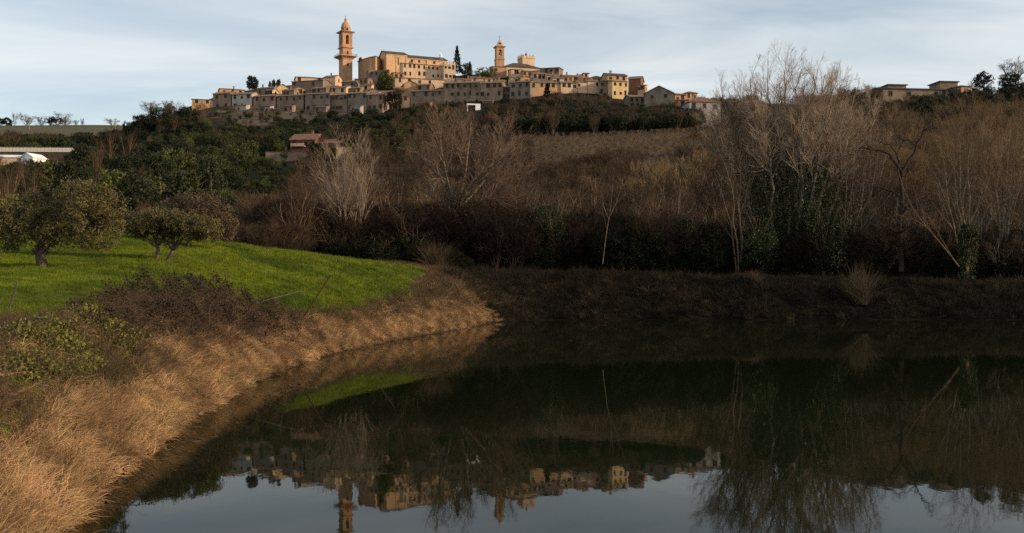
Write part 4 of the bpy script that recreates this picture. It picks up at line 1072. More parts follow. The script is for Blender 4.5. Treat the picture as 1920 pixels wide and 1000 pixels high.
def bare_tree(name, label, base, limbs, levels, bark, twigm, seed, group=None, cat="tree", K=9, wig=0.0, thick=1, ivy=None, sides0=8):
    """limbs in world coordinates. levels: dicts for spawn. Levels up to `thick` go to the trunk mesh, the rest are twigs."""
    rng = np.random.default_rng(seed)
    e = empty(name, base); tag(e, label, cat, group)
    o = np.array(base)
    Pp, Rp = limbs_from([([np.array(q) - o for q in pts], a, b) for pts, a, b in limbs], K, rng, wig)
    gt, gw = Geo(), Geo()
    gt.tubes(Pp, Rp, sides0)
    allp = [Pp]
    cur = (Pp, Rp)
    for li, lv in enumerate(levels):
        lv = dict(lv); m = lv.pop("m")
        nxt = spawn(rng, cur[0], cur[1], m, **lv)
        (gt if li < thick else gw).tubes(nxt[0], nxt[1], 5 if li < thick else 3)
        cur = nxt
    put("trunk", gt.mesh("trunk", bark, True), e)
    put("twigs", gw.mesh("twigs", twigm), e)
    if ivy:
        n, sig, f0, f1, L, lm = ivy
        li = rng.integers(0, len(Pp), n); t = rng.uniform(f0, f1, n) ** 1.2 * (K - 1); i = np.minimum(t.astype(int), K - 2)
        f = (t - i)[:, None]
        c = Pp[li, i] * (1 - f) + Pp[li, i + 1] * f
        cl = rng.normal(0, 1, (max(1, n // 14), 3))
        c = c + cl[rng.integers(0, len(cl), n)] * sig * 0.8 + rng.normal(0, sig * 0.55, (n, 3))
        g = Geo(); g.leaves(c, L, L * 0.75, rng, up=1.0)
        put("ivy", g.mesh("ivy", lm), e)
    return e

def crown_points(rng, blobs, n, shell=0.55, clump=22, sig=0.10, gap=0.0):
    """points in clumps spread through ellipsoids (cx,cy,cz,rx,ry,rz)"""
    B = np.array(blobs, float); vol = np.prod(B[:, 3:], axis=1) ** 0.67; pr = vol / vol.sum()
    nc_ = max(4, n // clump)
    bi = rng.choice(len(B), nc_, p=pr)
    d = rng.normal(size=(nc_, 3)); d /= np.linalg.norm(d, axis=1, keepdims=True)
    r = rng.uniform(0, 1, nc_) ** (1.0 / 3) * (1 - shell) + shell * rng.uniform(0.8, 1.06, nc_)
    cc = B[bi, :3] + d * r[:, None] * B[bi, 3:]
    if gap > 0:
        ph = rng.uniform(0, 6.28, 3); sc_ = B[:, 3:].mean()
        q = np.sin(cc[:, 0] / sc_ * 3.1 + ph[0]) + np.sin(cc[:, 1] / sc_ * 3.3 + ph[1]) + np.sin(cc[:, 2] / sc_ * 3.7 + ph[2])
        cc = cc[q > -3 + gap * 3]
    ci = rng.integers(0, len(cc), n)
    sg = sig * B[:, 3:].mean()
    return cc[ci] + rng.normal(0, sg, (n, 3))

def leafy_proto(nm, kind, seed, leafm, barkm=BARK_BROWN, n=1500, L=.055):
    """unit-height tree: returns [(part name, mesh)]"""
    rng = np.random.default_rng(seed)
    g = Geo()
    if kind == "broad":
        blobs = [(0, 0, .58, .40, .40, .36)] + [(rng.uniform(-.28, .28), rng.uniform(-.28, .28), rng.uniform(.4, .78), .2, .2, .17) for _ in range(7)]
        C = crown_points(rng, blobs, n, 0.6, 26, 0.17, 0.25)
        g.leaves(C, L, L * .7, rng, up=0.8)
        tr = [([(0, 0, -.1), (.02, 0, .2), (0.01, .01, .6)], .035, .012)]
    elif kind == "pine":
        blobs = [(rng.uniform(-.22, .22), rng.uniform(-.22, .22), rng.uniform(.62, .9), .2, .2, .09) for _ in range(9)]
        C = crown_points(rng, blobs, n, 0.55, 20, 0.2); g.leaves(C, .06, .03, rng)
        tr = [([(0, 0, -.1), (.03, 0, .3), (0, 0, .8)], .03, .012)]
    elif kind == "cypress":
        z = rng.uniform(.04, 1, n); r = .5 * np.sin(np.clip(z, 0, 1) ** .65 * math.pi) ** .8 * .30 + .012; a = rng.uniform(0, 6.28, n)
        r = r * (1 + .25 * np.sin(a * 3 + z * 14)) * rng.uniform(.6, 1.05, n)
        C = np.stack([r * np.cos(a), r * np.sin(a), z], 1)
        ax = np.stack([np.cos(a) * .25, np.sin(a) * .25, np.ones(n)], 1)
        g.leaves(C, .07, .028, rng, axis=ax)
        tr = [([(0, 0, -.05), (0, 0, .5), (0, 0, .9)], .02, .006)]
    elif kind == "conifer":
        z = rng.uniform(.06, 1, n) ** 1.15; tier = .78 + .22 * np.sin(z * 48)
        r = (1 - z) ** .85 * .27 * tier + .008; a = rng.uniform(0, 6.28, n); rr_ = r * rng.uniform(.25, 1.08, n) ** .6 * (1 + .16 * np.sin(a * 5 + z * 31))
        C = np.stack([rr_ * np.cos(a), rr_ * np.sin(a), z - rr_ * .25], 1)
        ax = np.stack([np.cos(a), np.sin(a), -np.full(n, .35)], 1)
        g.leaves(C, .065, .03, rng, axis=ax)
        tr = [([(0, 0, -.05), (0, 0, .5), (0, 0, .97)], .022, .004)]
    elif kind == "roundtop":
        blobs = [(0, 0, .45, .38, .38, .45), (0, 0, .2, .3, .3, .2), (.05, 0, .75, .26, .26, .24), (-.12, 0, .4, .3, .3, .3)]
        C = crown_points(rng, blobs, n * 2, 0.6, 30, 0.13); g.leaves(C, .065, .05, rng, up=.5)
        tr = [([(0, 0, -.1), (0, 0, .2), (0, 0, .6)], .04, .012)]
    gt = Geo()
    PT, RD = limbs_from(tr, 6, rng)
    gt.tubes(PT, RD, 6)
    b = spawn(rng, PT, RD, 9, .35, (30, 65), .35, .5, 4, .1, .05, .3, .003)
    gt.tubes(b[0], b[1], 4)
    return [("trunk", gt.mesh(nm + "_trunk", barkm, True)), ("crown", g.mesh(nm + "_crown", leafm))]

def bare_proto(nm, seed, barkm, twigm, spread=.45, stems=3, m=(9, 8, 5), up=.1, r0=.022, vase=True):
    rng = np.random.default_rng(seed)
    lst = []
    for k in range(stems):
        a = 6.28 * k / stems + rng.uniform(-.5, .5); s = spread * rng.uniform(.4, 1) * .7
        tx, ty = s * math.cos(a), s * math.sin(a)
        lst.append(([(0, 0, -.06), (tx * .12, ty * .12, .2), (tx * .55, ty * .55, .55), (tx, ty, rng.uniform(.8, 1))], r0, r0 * .25))
    PT, RD = limbs_from(lst, 7, rng, .012)
    gt, gw = Geo(), Geo(); gt.tubes(PT, RD, 6)
    a = spawn(rng, PT, RD, m[0], .25, (20, 50), .42, .5, 5, .1, up, .3, .004); gt.tubes(a[0], a[1], 4)
    b = spawn(rng, a[0], a[1], m[1], .15, (20, 55), .5, .6, 4, .14, up, .4, .0026); gw.tubes(b[0], b[1], 3)
    c = spawn(rng, b[0], b[1], m[2], .2, (20, 50), .55, .7, 3, .12, up, .5, .0018); gw.tubes(c[0], c[1], 3)
    return [("trunk", gt.mesh(nm + "_trunk", barkm, True)), ("crown", gw.mesh(nm + "_crown", twigm))]

def plant_tree(name, parts, loc, w, h, rz, label, group=None, cat="tree"):
    e = empty(name, loc, rz); tag(e, label, cat, group)
    for nm, me in parts: put(nm, me, e, (0, 0, 0), (0, 0, 0), (w, w, h))
    return e

PR = {}
for i in range(3): PR["dark%d" % i] = leafy_proto("dark_evergreen", "broad", 10 + i, LEAF_DARK, n=2600)
for i in range(2): PR["mid%d" % i] = leafy_proto("green_tree", "broad", 20 + i, LEAF_MID, n=2600)
for i in range(2): PR["shade%d" % i] = leafy_proto("ivy_shrub", "broad", 16 + i, LEAF_SHADE, n=7000, L=.034)
PR["pine"] = leafy_proto("pine", "pine", 31, LEAF_DARK, n=2000)
PR["cyp"] = leafy_proto("cypress", "cypress", 32, LEAF_CYP, n=1500)
PR["con"] = leafy_proto("conifer", "conifer", 33, LEAF_CYP, n=2200)
PR["ycon"] = leafy_proto("yellow_conifer", "conifer", 34, LEAF_MID, n=2000)
PR["round"] = leafy_proto("round_cypress", "roundtop", 35, LEAF_CYP, n=2000)
PR["rgreen"] = leafy_proto("round_green", "roundtop", 36, LEAF_MID, n=2600)
PR["bare0"] = bare_proto("bare_grey", 41, BARK_GREY, TWIG_GREY)
PR["bare1"] = bare_proto("bare_red", 42, BARK_BROWN, TWIG_RED, .5)
PR["bare2"] = bare_proto("bare_brown", 43, BARK_BROWN, TWIG_BROWN, .5, 4)

# ------------------------------------------------------------------ trees in and about the town
rt = random.Random(5)
def at_tree(kind, name, px, base, Y, wpx, hpx, label, group="trees about the town", ratio=None):
    s = Y / F
    nat = {"shade": .84, "dark": .84, "mid0": .84, "mid1": .84, "pine": .8, "cyp": .32, "con": .5, "ycon": .5, "round": .78, "rgreen": .78, "bare": .75}
    k = [v for a, v in nat.items() if kind.startswith(a)][0]
    return plant_tree(name, PR[kind], P(px, base, Y), wpx * s / k, hpx * s, rt.uniform(0, 6.28), label, group)
at_tree("round", "cypress", 473, 168, 520, 23, 26, "round-topped dark cypress standing above the left roofs")
at_tree("cyp", "cypress", 506, 166, 522, 6, 14, "thin dark cypress left of the clipped dark group")
at_tree("round", "evergreen_tree", 513, 165, 523, 8, 16, "left one of two dark evergreens against the sky above the yellow gable")
at_tree("round", "evergreen_tree", 522, 164, 523, 9, 16, "right one of two dark evergreens against the sky above the yellow gable")
at_tree("bare0", "bare_tree", 281, 222, 505, 44, 32, "grey bare tree with rounded crown at the hill's left shoulder")
for px, b, w, h, k, lb in ((262, 248, 36, 34, "dark0", "dark bush-like tree lowest on the hill's left shoulder"), (302, 246, 44, 46, "dark1", "tall dark evergreen right of the grey bare tree"),
                           (330, 240, 34, 44, "bare1", "reddish bare tree under the leftmost houses"), (352, 244, 40, 48, "dark2", "dark evergreen below the low orange-lit house"),
                           (375, 240, 32, 44, "bare2", "brown bare tree against the stone terrace wall"), (402, 246, 24, 24, "dark0", "small dark round tree before the terrace wall")):
    at_tree(k, "hillside_tree", px, b, 470, w, h, lb)
at_tree("rgreen", "round_tree", 724, 170, 516, 30, 38, "large round green tree in front of the church")
at_tree("con", "fir_tree", 857, 136, 548, 22, 50, "tall pointed dark fir against the sky right of the church")
at_tree("dark1", "evergreen_tree", 872, 152, 540, 26, 34, "broad dark evergreen right of the tall fir")
at_tree("cyp", "cypress", 881, 148, 538, 9, 32, "dark cypress between the fir and the pointed tower")
at_tree("mid0", "leafy_tree", 908, 154, 534, 40, 30, "green-brown leafy tree left of the pointed tower")
at_tree("bare0", "bare_tree", 926, 158, 526, 26, 28, "small grey bare tree at the foot of the pointed tower")
at_tree("con", "dark_conifer", 1026, 204, 470, 27, 48, "bushy dark conifer before the golden house")
at_tree("round", "dark_conifer", 1041, 208, 468, 18, 30, "low rounded dark tree right of the bushy conifer")
at_tree("dark2", "evergreen_tree", 735, 208, 484, 22, 40, "dark evergreen filling the gap below the round green tree")
at_tree("dark0", "evergreen_tree", 746, 208, 482, 20, 44, "dark tree beside the narrow stone house under the church")
at_tree("cyp", "cypress", 1576, 190, 346, 7, 26, "thin cypress left of the pair near the red roof", "trees on the right ridge")
at_tree("cyp", "cypress", 1584, 192, 346, 8, 24, "thin cypress right of the pair near the red roof", "trees on the right ridge")
at_tree("cyp", "cypress", 1625, 190, 338, 7, 22, "small cypress at the left end of the long ridge building", "trees on the right ridge")
at_tree("dark1", "evergreen_tree", 1845, 176, 296, 40, 42, "round dark evergreen on the right ridge", "trees on the right ridge")
at_tree("dark0", "evergreen_tree", 1890, 170, 288, 40, 36, "low dark evergreen under the bare tree at the right edge", "trees on the right ridge")
at_tree("bare0", "bare_tree", 1904, 172, 294, 66, 58, "bare fan-shaped tree against the sky at the right edge", "trees on the right ridge")
at_tree("bare2", "bare_tree", 1826, 182, 305, 20, 26, "small bare tree by the orange end of the ridge building", "trees on the right ridge")
# far ridge at the left
for px, b, w, h, k, lb in ((-8, 238, 24, 20, "dark0", "dark tree at the left picture edge on the far ridge"), (12, 238, 20, 18, "dark1", "dark round tree on the far ridge left of the thin poplar"), (27, 236, 9, 24, "bare0", "thin bare poplar on the far ridge"), (52, 237, 30, 20, "bare2", "broad brown tree on the far ridge behind the pole"),
                           (78, 237, 26, 18, "bare0", "grey bare tree in the middle of the far ridge"), (104, 237, 26, 20, "dark2", "dark left half of the big tree pair on the far ridge"), (120, 237, 30, 22, "bare1", "reddish right half of the big tree pair on the far ridge"),
                           (142, 236, 12, 11, "bare0", "small bare tree right of the big pair on the far ridge"), (154, 236, 8, 12, "bare1", "little reddish tree on the far ridge"), (210, 236, 26, 13, "bare0", "lone low bare tree by the right pole on the far ridge")):
    at_tree(k, "ridge_tree", px, b + h * .28, 1235, w * 1.15, h * 1.28, lb, "trees on the far ridge")
def pole(px, top, bot, Y, lb):
    e = empty("utility_pole", P(px, bot, Y)); tag(e, lb, "pole", "poles on the far ridge")
    h = (bot - top) / F * Y
    g = Geo(); g.tubes([[(0, 0, -2), (0, 0, h * .5), (0, 0, h)]], [[.45, .4, .3]], 6); put("shaft", g.mesh("shaft", WOOD_PALE), e)
    g = Geo(); g.box(-1.6, 1.6, -.2, .2, h * .9, h * .94); put("crossarm", g.mesh("crossarm", WOOD_PALE), e)
pole(55, 220, 247, 1000, "pale pole before the broad brown tree on the far ridge")
pole(216, 222, 246, 1000, "pale pole near the lone low tree on the far ridge")

# ------------------------------------------------------------------ woods
def wood_points(rng, n, pxr, Yr, poly=None):
    px = rng.uniform(*pxr, n); Y = np.sqrt(rng.uniform(Yr[0]**2, Yr[1]**2, n)); X = (px - 960) / F * Y
    return px, X, Y
rw = np.random.default_rng(77)
kinds = ["dark0", "dark1", "dark2", "mid0", "mid1", "bare1", "bare2", "pine", "ycon"]
kw = [.22, .2, .18, .12, .1, .06, .05, .04, .03]
LAB = {"dark": ("evergreen_tree", "dark green broad evergreen in the wood at the left below the town", "dark evergreens in the left wood"),
       "mid": ("leafy_tree", "lighter olive-green bushy tree in the wood at the left below the town", "lighter trees in the left wood"),
       "bare": ("bare_tree", "reddish-brown bare tree among the evergreens of the left wood", "bare trees in the left wood"),
       "pine": ("pine_tree", "flat-topped dark pine in the wood at the left", "pines in the left wood"),
       "ycon": ("conifer", "yellowish green pointed conifer in the wood at the left", "yellowish conifers in the left wood")}
WL = "trees of the left wood"
for k, nm, px, top, Y, hh, ww, lb in [
    ("bare1", "bare_tree", 205, 250, 330, 9, 9, "purplish-brown bare tree at the top of the left wood below the lone ridge tree"),
    ("bare1", "bare_tree", 240, 250, 320, 9, 10, "reddish bare tree at the top of the left wood left of the villa trees"),
    ("dark0", "evergreen_tree", 262, 270, 260, 8, 9, "large dark evergreen in the middle top of the left wood"),
    ("dark1", "evergreen_tree", 232, 285, 230, 8, 9, "dark rounded evergreen left of the middle of the left wood"),
    ("mid0", "leafy_tree", 323, 268, 262, 7, 9, "yellow-green round tree high in the left wood"),
    ("mid1", "leafy_tree", 350, 282, 235, 6.5, 8, "olive-green bushy tree right of the yellow-green round tree"),
    ("dark2", "evergreen_tree", 395, 278, 220, 6.5, 8, "dark evergreen at the right end of the left wood"),
    ("mid0", "leafy_tree", 290, 322, 170, 6, 7, "grey-green bushy tree low in the middle of the left wood"),
    ("mid1", "leafy_tree", 213, 316, 165, 6.5, 8, "bright green bushy tree above the right lobe of the large olive"),
    ("mid1", "leafy_tree", 92, 296, 200, 7, 8, "green tree right of the white gabled shed"),
    ("dark1", "evergreen_tree", 40, 304, 185, 7, 8, "dark evergreen just under the white gabled shed"),
    ("bare1", "bare_tree", 57, 318, 150, 7, 5, "reddish-brown narrow bare tree above the large olive"),
    ("bare1", "bare_tree", 12, 312, 140, 7, 8, "reddish bare tree at the left edge under the white shed"),
    ("bare2", "bare_tree", 180, 278, 235, 8, 4, "thin orange-brown bare tree inside the left wood"),
    ("dark0", "evergreen_tree", 132, 292, 190, 7.5, 9, "dark evergreen at the right end of the long warehouse"),
    ("dark2", "evergreen_tree", 158, 262, 300, 9, 9, "blue-dark evergreen between the warehouse end and the wood top"),
    ("dark1", "evergreen_tree", 258, 318, 150, 7, 8, "almost black evergreen behind the two-stemmed olive"),
    ("pine", "pine_tree", 300, 290, 205, 8, 8, "flat-topped dark pine in the middle of the left wood"),
    ("dark0", "evergreen_tree", 335, 312, 165, 6.5, 8, "dark evergreen left of the yellow-green conifer"),
    ("mid0", "leafy_tree", 448, 262, 300, 6.5, 8, "rounded green tree left of the pale garden wall"),
    ("mid1", "leafy_tree", 472, 262, 318, 5.5, 6, "small rounded green tree at the left end of the pale garden wall"),
    ("dark1", "evergreen_tree", 505, 250, 326, 7, 6, "upright dark tree beside the villa's left corner"),
    ("mid0", "leafy_tree", 522, 256, 326, 6, 6, "green tree touching the villa's left corner"),
    ("dark2", "evergreen_tree", 592, 264, 321, 4.2, 7, "dark bush in front of the villa between its two wings"),
    ("dark0", "evergreen_tree", 655, 258, 330, 6, 7, "dark evergreen right of the villa")]:
    g0 = P(px, top, Y).z - hh
    plant_tree(nm, PR[k], (px2x(px, Y), Y, min(g0, z1(px2x(px, Y), Y)) ), ww, P(px, top, Y).z - min(g0, z1(px2x(px, Y), Y)), rw.uniform(0, 6.28), lb, WL)
plant_tree("conifer", PR["ycon"], (px2x(362, 165), 165, z1(px2x(362, 165), 165) - .2), 11, 9.5, 1.0, "yellow-green pointed conifer standing lit beside the terraced slope", WL)

def joined(parts, nm):
    g_v, g_f, g_m, mats = [], [], [], []
    me = bpy.data.meshes.new(nm)
    import bmesh
    bm = bmesh.new()
    for i, (_, m) in enumerate(parts):
        n0 = len(bm.faces); bm.from_mesh(m); bm.faces.ensure_lookup_table()
        for f in bm.faces[n0:]: f.material_index = i
        me.materials.append(m.materials[0])
    bm.to_mesh(me); bm.free(); return me
JM = {k: joined(v, k + "_joined") for k, v in PR.items()}
def wood(name, label, cat, specs, seed):
    rng = np.random.default_rng(seed)
    names = sorted({k for sp in specs for k in sp[3]})
    PT, S, I = [], [], []
    for n, pxr, Yr, ks, h0, h1 in specs:
        px, X, Y = wood_points(rng, n, pxr, Yr); Z = zg(X, Y) - .3; hh = rng.uniform(h0, h1, n); ii = rng.choice([names.index(k) for k in ks], n)
        top = HOR - (Z + hh - EYE) * F / Y                     # keep the view of the white canopy open
        k = ~((px > 868) & (px < 910) & (Y < 451) & (top < 216))
        PT.append(np.stack([X, Y, Z], 1)[k]); S.append(hh[k]); I.append(ii[k])
    o = scatter(name, np.concatenate(PT), [JM[k] for k in names], np.concatenate(S), np.concatenate(I), tilt=.05, seed=seed)
    tag(o, label, cat, kind="stuff")
    return o
DK = ["dark0", "dark1", "dark2"]
wood("woodland", "dark belt of trees and bushes under the town walls", "woodland",
     [(90, (240, 390), (400, 470), DK + ["mid0", "bare2"], 3.5, 6.5), (110, (380, 630), (388, 436), DK + ["dark0", "mid1"], 3, 5.5), (110, (520, 640), (425, 462), DK, 2.5, 4.5), (120, (385, 620), (452, 486), ["dark1", "bare1", "mid0", "bare2"], 1.5, 3.2), (120, (620, 770), (405, 470), DK + ["dark0", "pine"], 3.5, 6), (110, (740, 860), (360, 462), DK + ["bare1", "bare2"], 4, 7), (90, (850, 965), (350, 440), DK + ["bare1", "bare2"], 3, 6),
      (210, (950, 1130), (352, 424), DK + DK + ["bare1", "bare2", "bare2"], 4.5, 7.2), (120, (1030, 1150), (418, 468), ["bare1", "bare2", "bare0", "dark1"], 2.6, 4.2), (230, (1110, 1300), (345, 402), DK + DK + ["bare1", "bare2", "bare1"], 4.5, 7.5),
      (90, (1300, 1420), (384, 440), DK + ["bare1", "bare2"], 4, 7), (70, (1200, 1310), (352, 372), DK, 5, 8)], 3)
wood("left_wood", "dark evergreen and brown undergrowth filling the wood at the left", "woodland", [(150, (-70, 440), (112, 230), DK + DK + ["mid0", "mid1", "bare1", "bare2"], 3.5, 6), (150, (120, 460), (220, 395), DK + DK + ["mid0", "mid1", "bare1"], 4, 7), (60, (-70, 150), (200, 320), DK + ["mid0", "bare1"], 3, 5), (60, (-70, 160), (300, 345), DK + ["bare1"], 1.5, 3)], 2)
wood("treeline", "grey-green line of far trees behind the warehouse at the left", "woodland", [(110, (-60, 170), (430, 620), DK + ["mid0", "bare1"], 7, 11), (90, (150, 330), (430, 640), DK + ["bare1", "bare1"], 5, 9)], 4)
wood("slope_bushes", "dark bushes and small olives on the terraced slope below the villa", "bushes", [(260, (400, 640), (180, 330), ["mid0", "dark0", "dark1", "mid1"], 1.8, 4.2), (110, (420, 760), (330, 410), DK + ["mid0", "bare1"], 3, 6.5), (90, (640, 800), (230, 360), DK + ["bare1", "bare2"], 4, 7)], 5)
wood("ridge_groves", "dark green groves on the slope at the right edge under the ridge", "bushes", [(330, (1640, 1990), (200, 300), DK + ["mid0", "bare2"], 2.2, 4.5), (120, (1400, 1660), (260, 360), ["bare1", "bare2", "dark0"], 3, 6)], 6)

# ------------------------------------------------------------------ thicket on the far bank
SH = [bare_proto("shrub_red", 51, BARK_BROWN, TWIG_RED, .75, 7, (8, 6, 4), .06, .015), bare_proto("shrub_brown", 52, BARK_GREY, TWIG_BROWN, .7, 7, (8, 6, 4), .08, .015),
      bare_proto("shrub_orange", 53, BARK_GOLD, TWIG_ORANGE, .6, 9, (8, 6, 4), .12, .013), bare_proto("shrub_grey", 54, BARK_GREY, TWIG_GREY, .7, 9, (8, 6, 4), .1, .013), bare_proto("shrub_red_wide", 55, TWIG_RED, TWIG_BROWN, .95, 10, (8, 6, 4), .03, .012)]
SH += [bare_proto("shrub_dark", 56, TWIG_SHADE, TWIG_SHADE, .7, 9, (9, 7, 4), .08, .014), bare_proto("shrub_dark_red", 57, TWIG_SHADE, TWIG_RED, .65, 8, (9, 7, 4), .12, .014)]
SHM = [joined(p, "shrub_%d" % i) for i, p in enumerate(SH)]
def thicket():
    rng = np.random.default_rng(9)
    PT, S, I = [], [], []
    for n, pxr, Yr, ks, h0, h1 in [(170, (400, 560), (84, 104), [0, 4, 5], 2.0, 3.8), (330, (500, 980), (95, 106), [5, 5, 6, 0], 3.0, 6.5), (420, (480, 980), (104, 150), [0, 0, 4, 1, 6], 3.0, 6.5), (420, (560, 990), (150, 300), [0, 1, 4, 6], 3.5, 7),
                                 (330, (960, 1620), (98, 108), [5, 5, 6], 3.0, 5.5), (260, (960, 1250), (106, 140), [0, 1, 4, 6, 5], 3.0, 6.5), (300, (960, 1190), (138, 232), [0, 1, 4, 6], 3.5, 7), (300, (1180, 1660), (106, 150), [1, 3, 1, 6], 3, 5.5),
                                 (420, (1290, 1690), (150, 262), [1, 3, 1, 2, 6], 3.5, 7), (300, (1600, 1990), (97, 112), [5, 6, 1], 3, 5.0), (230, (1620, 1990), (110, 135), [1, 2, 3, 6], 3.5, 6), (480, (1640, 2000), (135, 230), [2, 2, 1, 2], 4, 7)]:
        px, X, Y = wood_points(rng, n, pxr, Yr)
        PT.append(np.stack([X, Y, zg(X, Y) - .2], 1)); S.append(rng.uniform(h0, h1, n)); I.append(rng.choice(ks, n))
    o = scatter("thicket", np.concatenate(PT), SHM, np.concatenate(S), np.concatenate(I), tilt=.1, seed=10)
    tag(o, "tangled leafless brown brushwood covering the slope behind the pond", "thicket", kind="stuff")
    # ragged dark undergrowth at its foot
    PT, S = [], []
    px = np.concatenate([rng.uniform(880, 1990, 560), rng.uniform(500, 880, 150)]); Y = np.concatenate([rng.uniform(97, 106, 560), rng.uniform(90, 101, 150)]); X = (px - 960) / F * Y; hh_ = rng.uniform(1.6, 4.6, 710) * np.where(rng.uniform(0, 1, 710) < .15, 1.4, 1) * np.where(np.arange(710) < 560, 1, .5); hh_ = np.where((X < 2) & (X > -9), np.minimum(hh_, 2.6), hh_)
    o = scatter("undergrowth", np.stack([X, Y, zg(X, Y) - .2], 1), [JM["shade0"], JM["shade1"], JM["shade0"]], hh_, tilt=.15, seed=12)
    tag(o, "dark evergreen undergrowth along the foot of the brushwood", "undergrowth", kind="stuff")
thicket()
# vineyard slope: rows of low leafless vines
def vines():
    rng = np.random.default_rng(13); PT = []
    for r in range(26):
        Y0 = 238 + r * 4.2
        X = np.arange(px2x(960, Y0), px2x(1310, Y0), 1.3); Yv = Y0 + X * .10 + rng.normal(0, .8, len(X))
        PT.append(np.stack([X + rng.normal(0, .5, len(X)), Yv, zg(X, Yv) - .05], 1))
    PT = np.concatenate(PT)
    o = scatter("vineyard_rows", PT, [SHM[3], SHM[1], SHM[2]], rng.uniform(.6, 1.5, len(PT)), seed=14)
    tag(o, "rows of bare brown vines on the open slope below the town", "vineyard", kind="stuff")
vines()

# ------------------------------------------------------------------ the bare trees one can tell apart
LV3 = [dict(m=17, start=.46, ang=(14, 40), lr=.27, fall=.7, rr=.5, K=6, wig=.11, up=.07, tip=.3, rmin=.018), dict(m=11, start=.15, ang=(18, 50), lr=.40, rr=.6, K=5, wig=.1, up=.08, tip=.4, rmin=.008), dict(m=6, start=.15, ang=(20, 50), lr=.5, rr=.7, K=3, wig=.1, up=.08, tip=.5, rmin=.006)]
def fan(base, tips, r0, r1, spread=0.25, bend=.35, rng=None):
    """stems from round the base to the tips, rising first and leaning out later"""
    out = []
    b = Vector(base)
    for t in tips:
        t = Vector(t); o = Vector(((t.x - b.x) * spread, (t.y - b.y) * spread * .5, 0))
        a = b + o * .6 - Vector((0, 0, .3)); m1 = b + o + (t - b) * .0 + Vector((0, 0, (t.z - b.z) * bend)); 
        m2 = Vector((b.x + (t.x - b.x) * .62, b.y + (t.y - b.y) * .62, b.z + (t.z - b.z) * .66))
        out.append(([a, m1, m2, t], r0, r1))
    return out
rf = np.random.default_rng(21)
def tipz(lst, Y, j=3.0): return [P(x, y, Y + rf.uniform(-j, j)) for x, y in lst]
bC = P(1488, 512, 99); bC.z = z1(bC.x, bC.y)
bare_tree("poplar_tree", "tallest bare tree with many pale stems fanning into the sky and ivy at its foot", bC,
          fan(bC, tipz([(1338, 215), (1358, 180), (1385, 170), (1408, 148), (1440, 142), (1466, 138), (1492, 132), (1520, 134), (1548, 144), (1575, 158), (1602, 180), (1632, 206), (1645, 223), (1328, 223), (1350, 198), (1430, 170), (1510, 158), (1560, 170), (1588, 198), (1395, 195), (1470, 180)], 99, 3.5), .22, .04, .42, .30),
          LV3, BARK_PALE, TWIG_PALE, 61, "tall bare trees on the far bank", wig=.2, K=12, ivy=(30000, .85, .0, .66, .2, LEAF_IVY))
bA = P(846, 500, 97); bA.z = z1(bA.x, bA.y)
def pp(lst, Y=97): return [P(x, y, Y + d) for x, y, d in lst]
bare_tree("forked_tree", "wide bare tree with a dark ivy trunk forking low, left of centre", bA,
          [(pp([(846, 505, 0), (850, 440, 0), (856, 388, 0)]), .34, .26), (pp([(855, 392, 0), (838, 350, 0), (818, 325, .5), (792, 300, 1), (768, 268, 1)]), .20, .045), (pp([(856, 390, 0), (880, 345, -.5), (915, 318, -1), (960, 285, -1.5)]), .21, .045),
           (pp([(857, 390, 0), (868, 345, .6), (876, 290, 1), (884, 228, 1)]), .18, .04), (pp([(850, 388, 0), (838, 330, -1), (826, 280, -1.6), (822, 226, -2)]), .16, .04), (pp([(860, 390, 0), (900, 352, 1.5), (930, 300, 2.4), (938, 240, 2.5)]), .17, .04),
           (pp([(848, 392, 0), (815, 372, 1), (780, 352, 2), (752, 318, 2)]), .10, .02), (pp([(862, 394, 0), (905, 378, -1.4), (945, 345, -2), (972, 318, -2)]), .10, .02)],
          [dict(m=14, start=.3, ang=(25, 55), lr=.5, rr=.5, K=6, wig=.1, up=.12, tip=.3, rmin=.02), dict(m=10, start=.15, ang=(20, 55), lr=.45, rr=.6, K=5, wig=.13, up=.1, tip=.4, rmin=.013), dict(m=6, start=.15, ang=(20, 55), lr=.5, rr=.7, K=3, wig=.1, up=.06, tip=.5, rmin=.009)],
          BARK_WARM, TWIG_FORK, 62, "tall bare trees on the far bank", wig=.05, ivy=(1800, .45, .0, .35, .16, LEAF_IVY))
bB = P(655, 486, 95); bB.z = z1(bB.x, bB.y)
bare_tree("pale_coppice", "pale many-stemmed bare tree rising like a brush at the left of the thicket", bB,
          fan(bB, tipz([(590, 330), (604, 306), (618, 296), (632, 286), (645, 280), (658, 284), (672, 284), (686, 296), (700, 312), (712, 338)], 95, 2), .095, .022, .3, .35),
          [dict(m=9, start=.3, ang=(12, 32), lr=.4, rr=.5, K=5, wig=.06, up=.12, tip=.3, rmin=.012), dict(m=8, start=.15, ang=(15, 40), lr=.45, rr=.6, K=4, wig=.1, up=.1, tip=.4, rmin=.008), dict(m=4, start=.15, ang=(15, 40), lr=.5, rr=.7, K=3, wig=.1, up=.1, tip=.5, rmin=.006)],
          BARK_PALE, TWIG_PALE, 63, "tall bare trees on the far bank", wig=.08)
bD = P(1692, 505, 96); bD.z = z1(bD.x, bD.y)
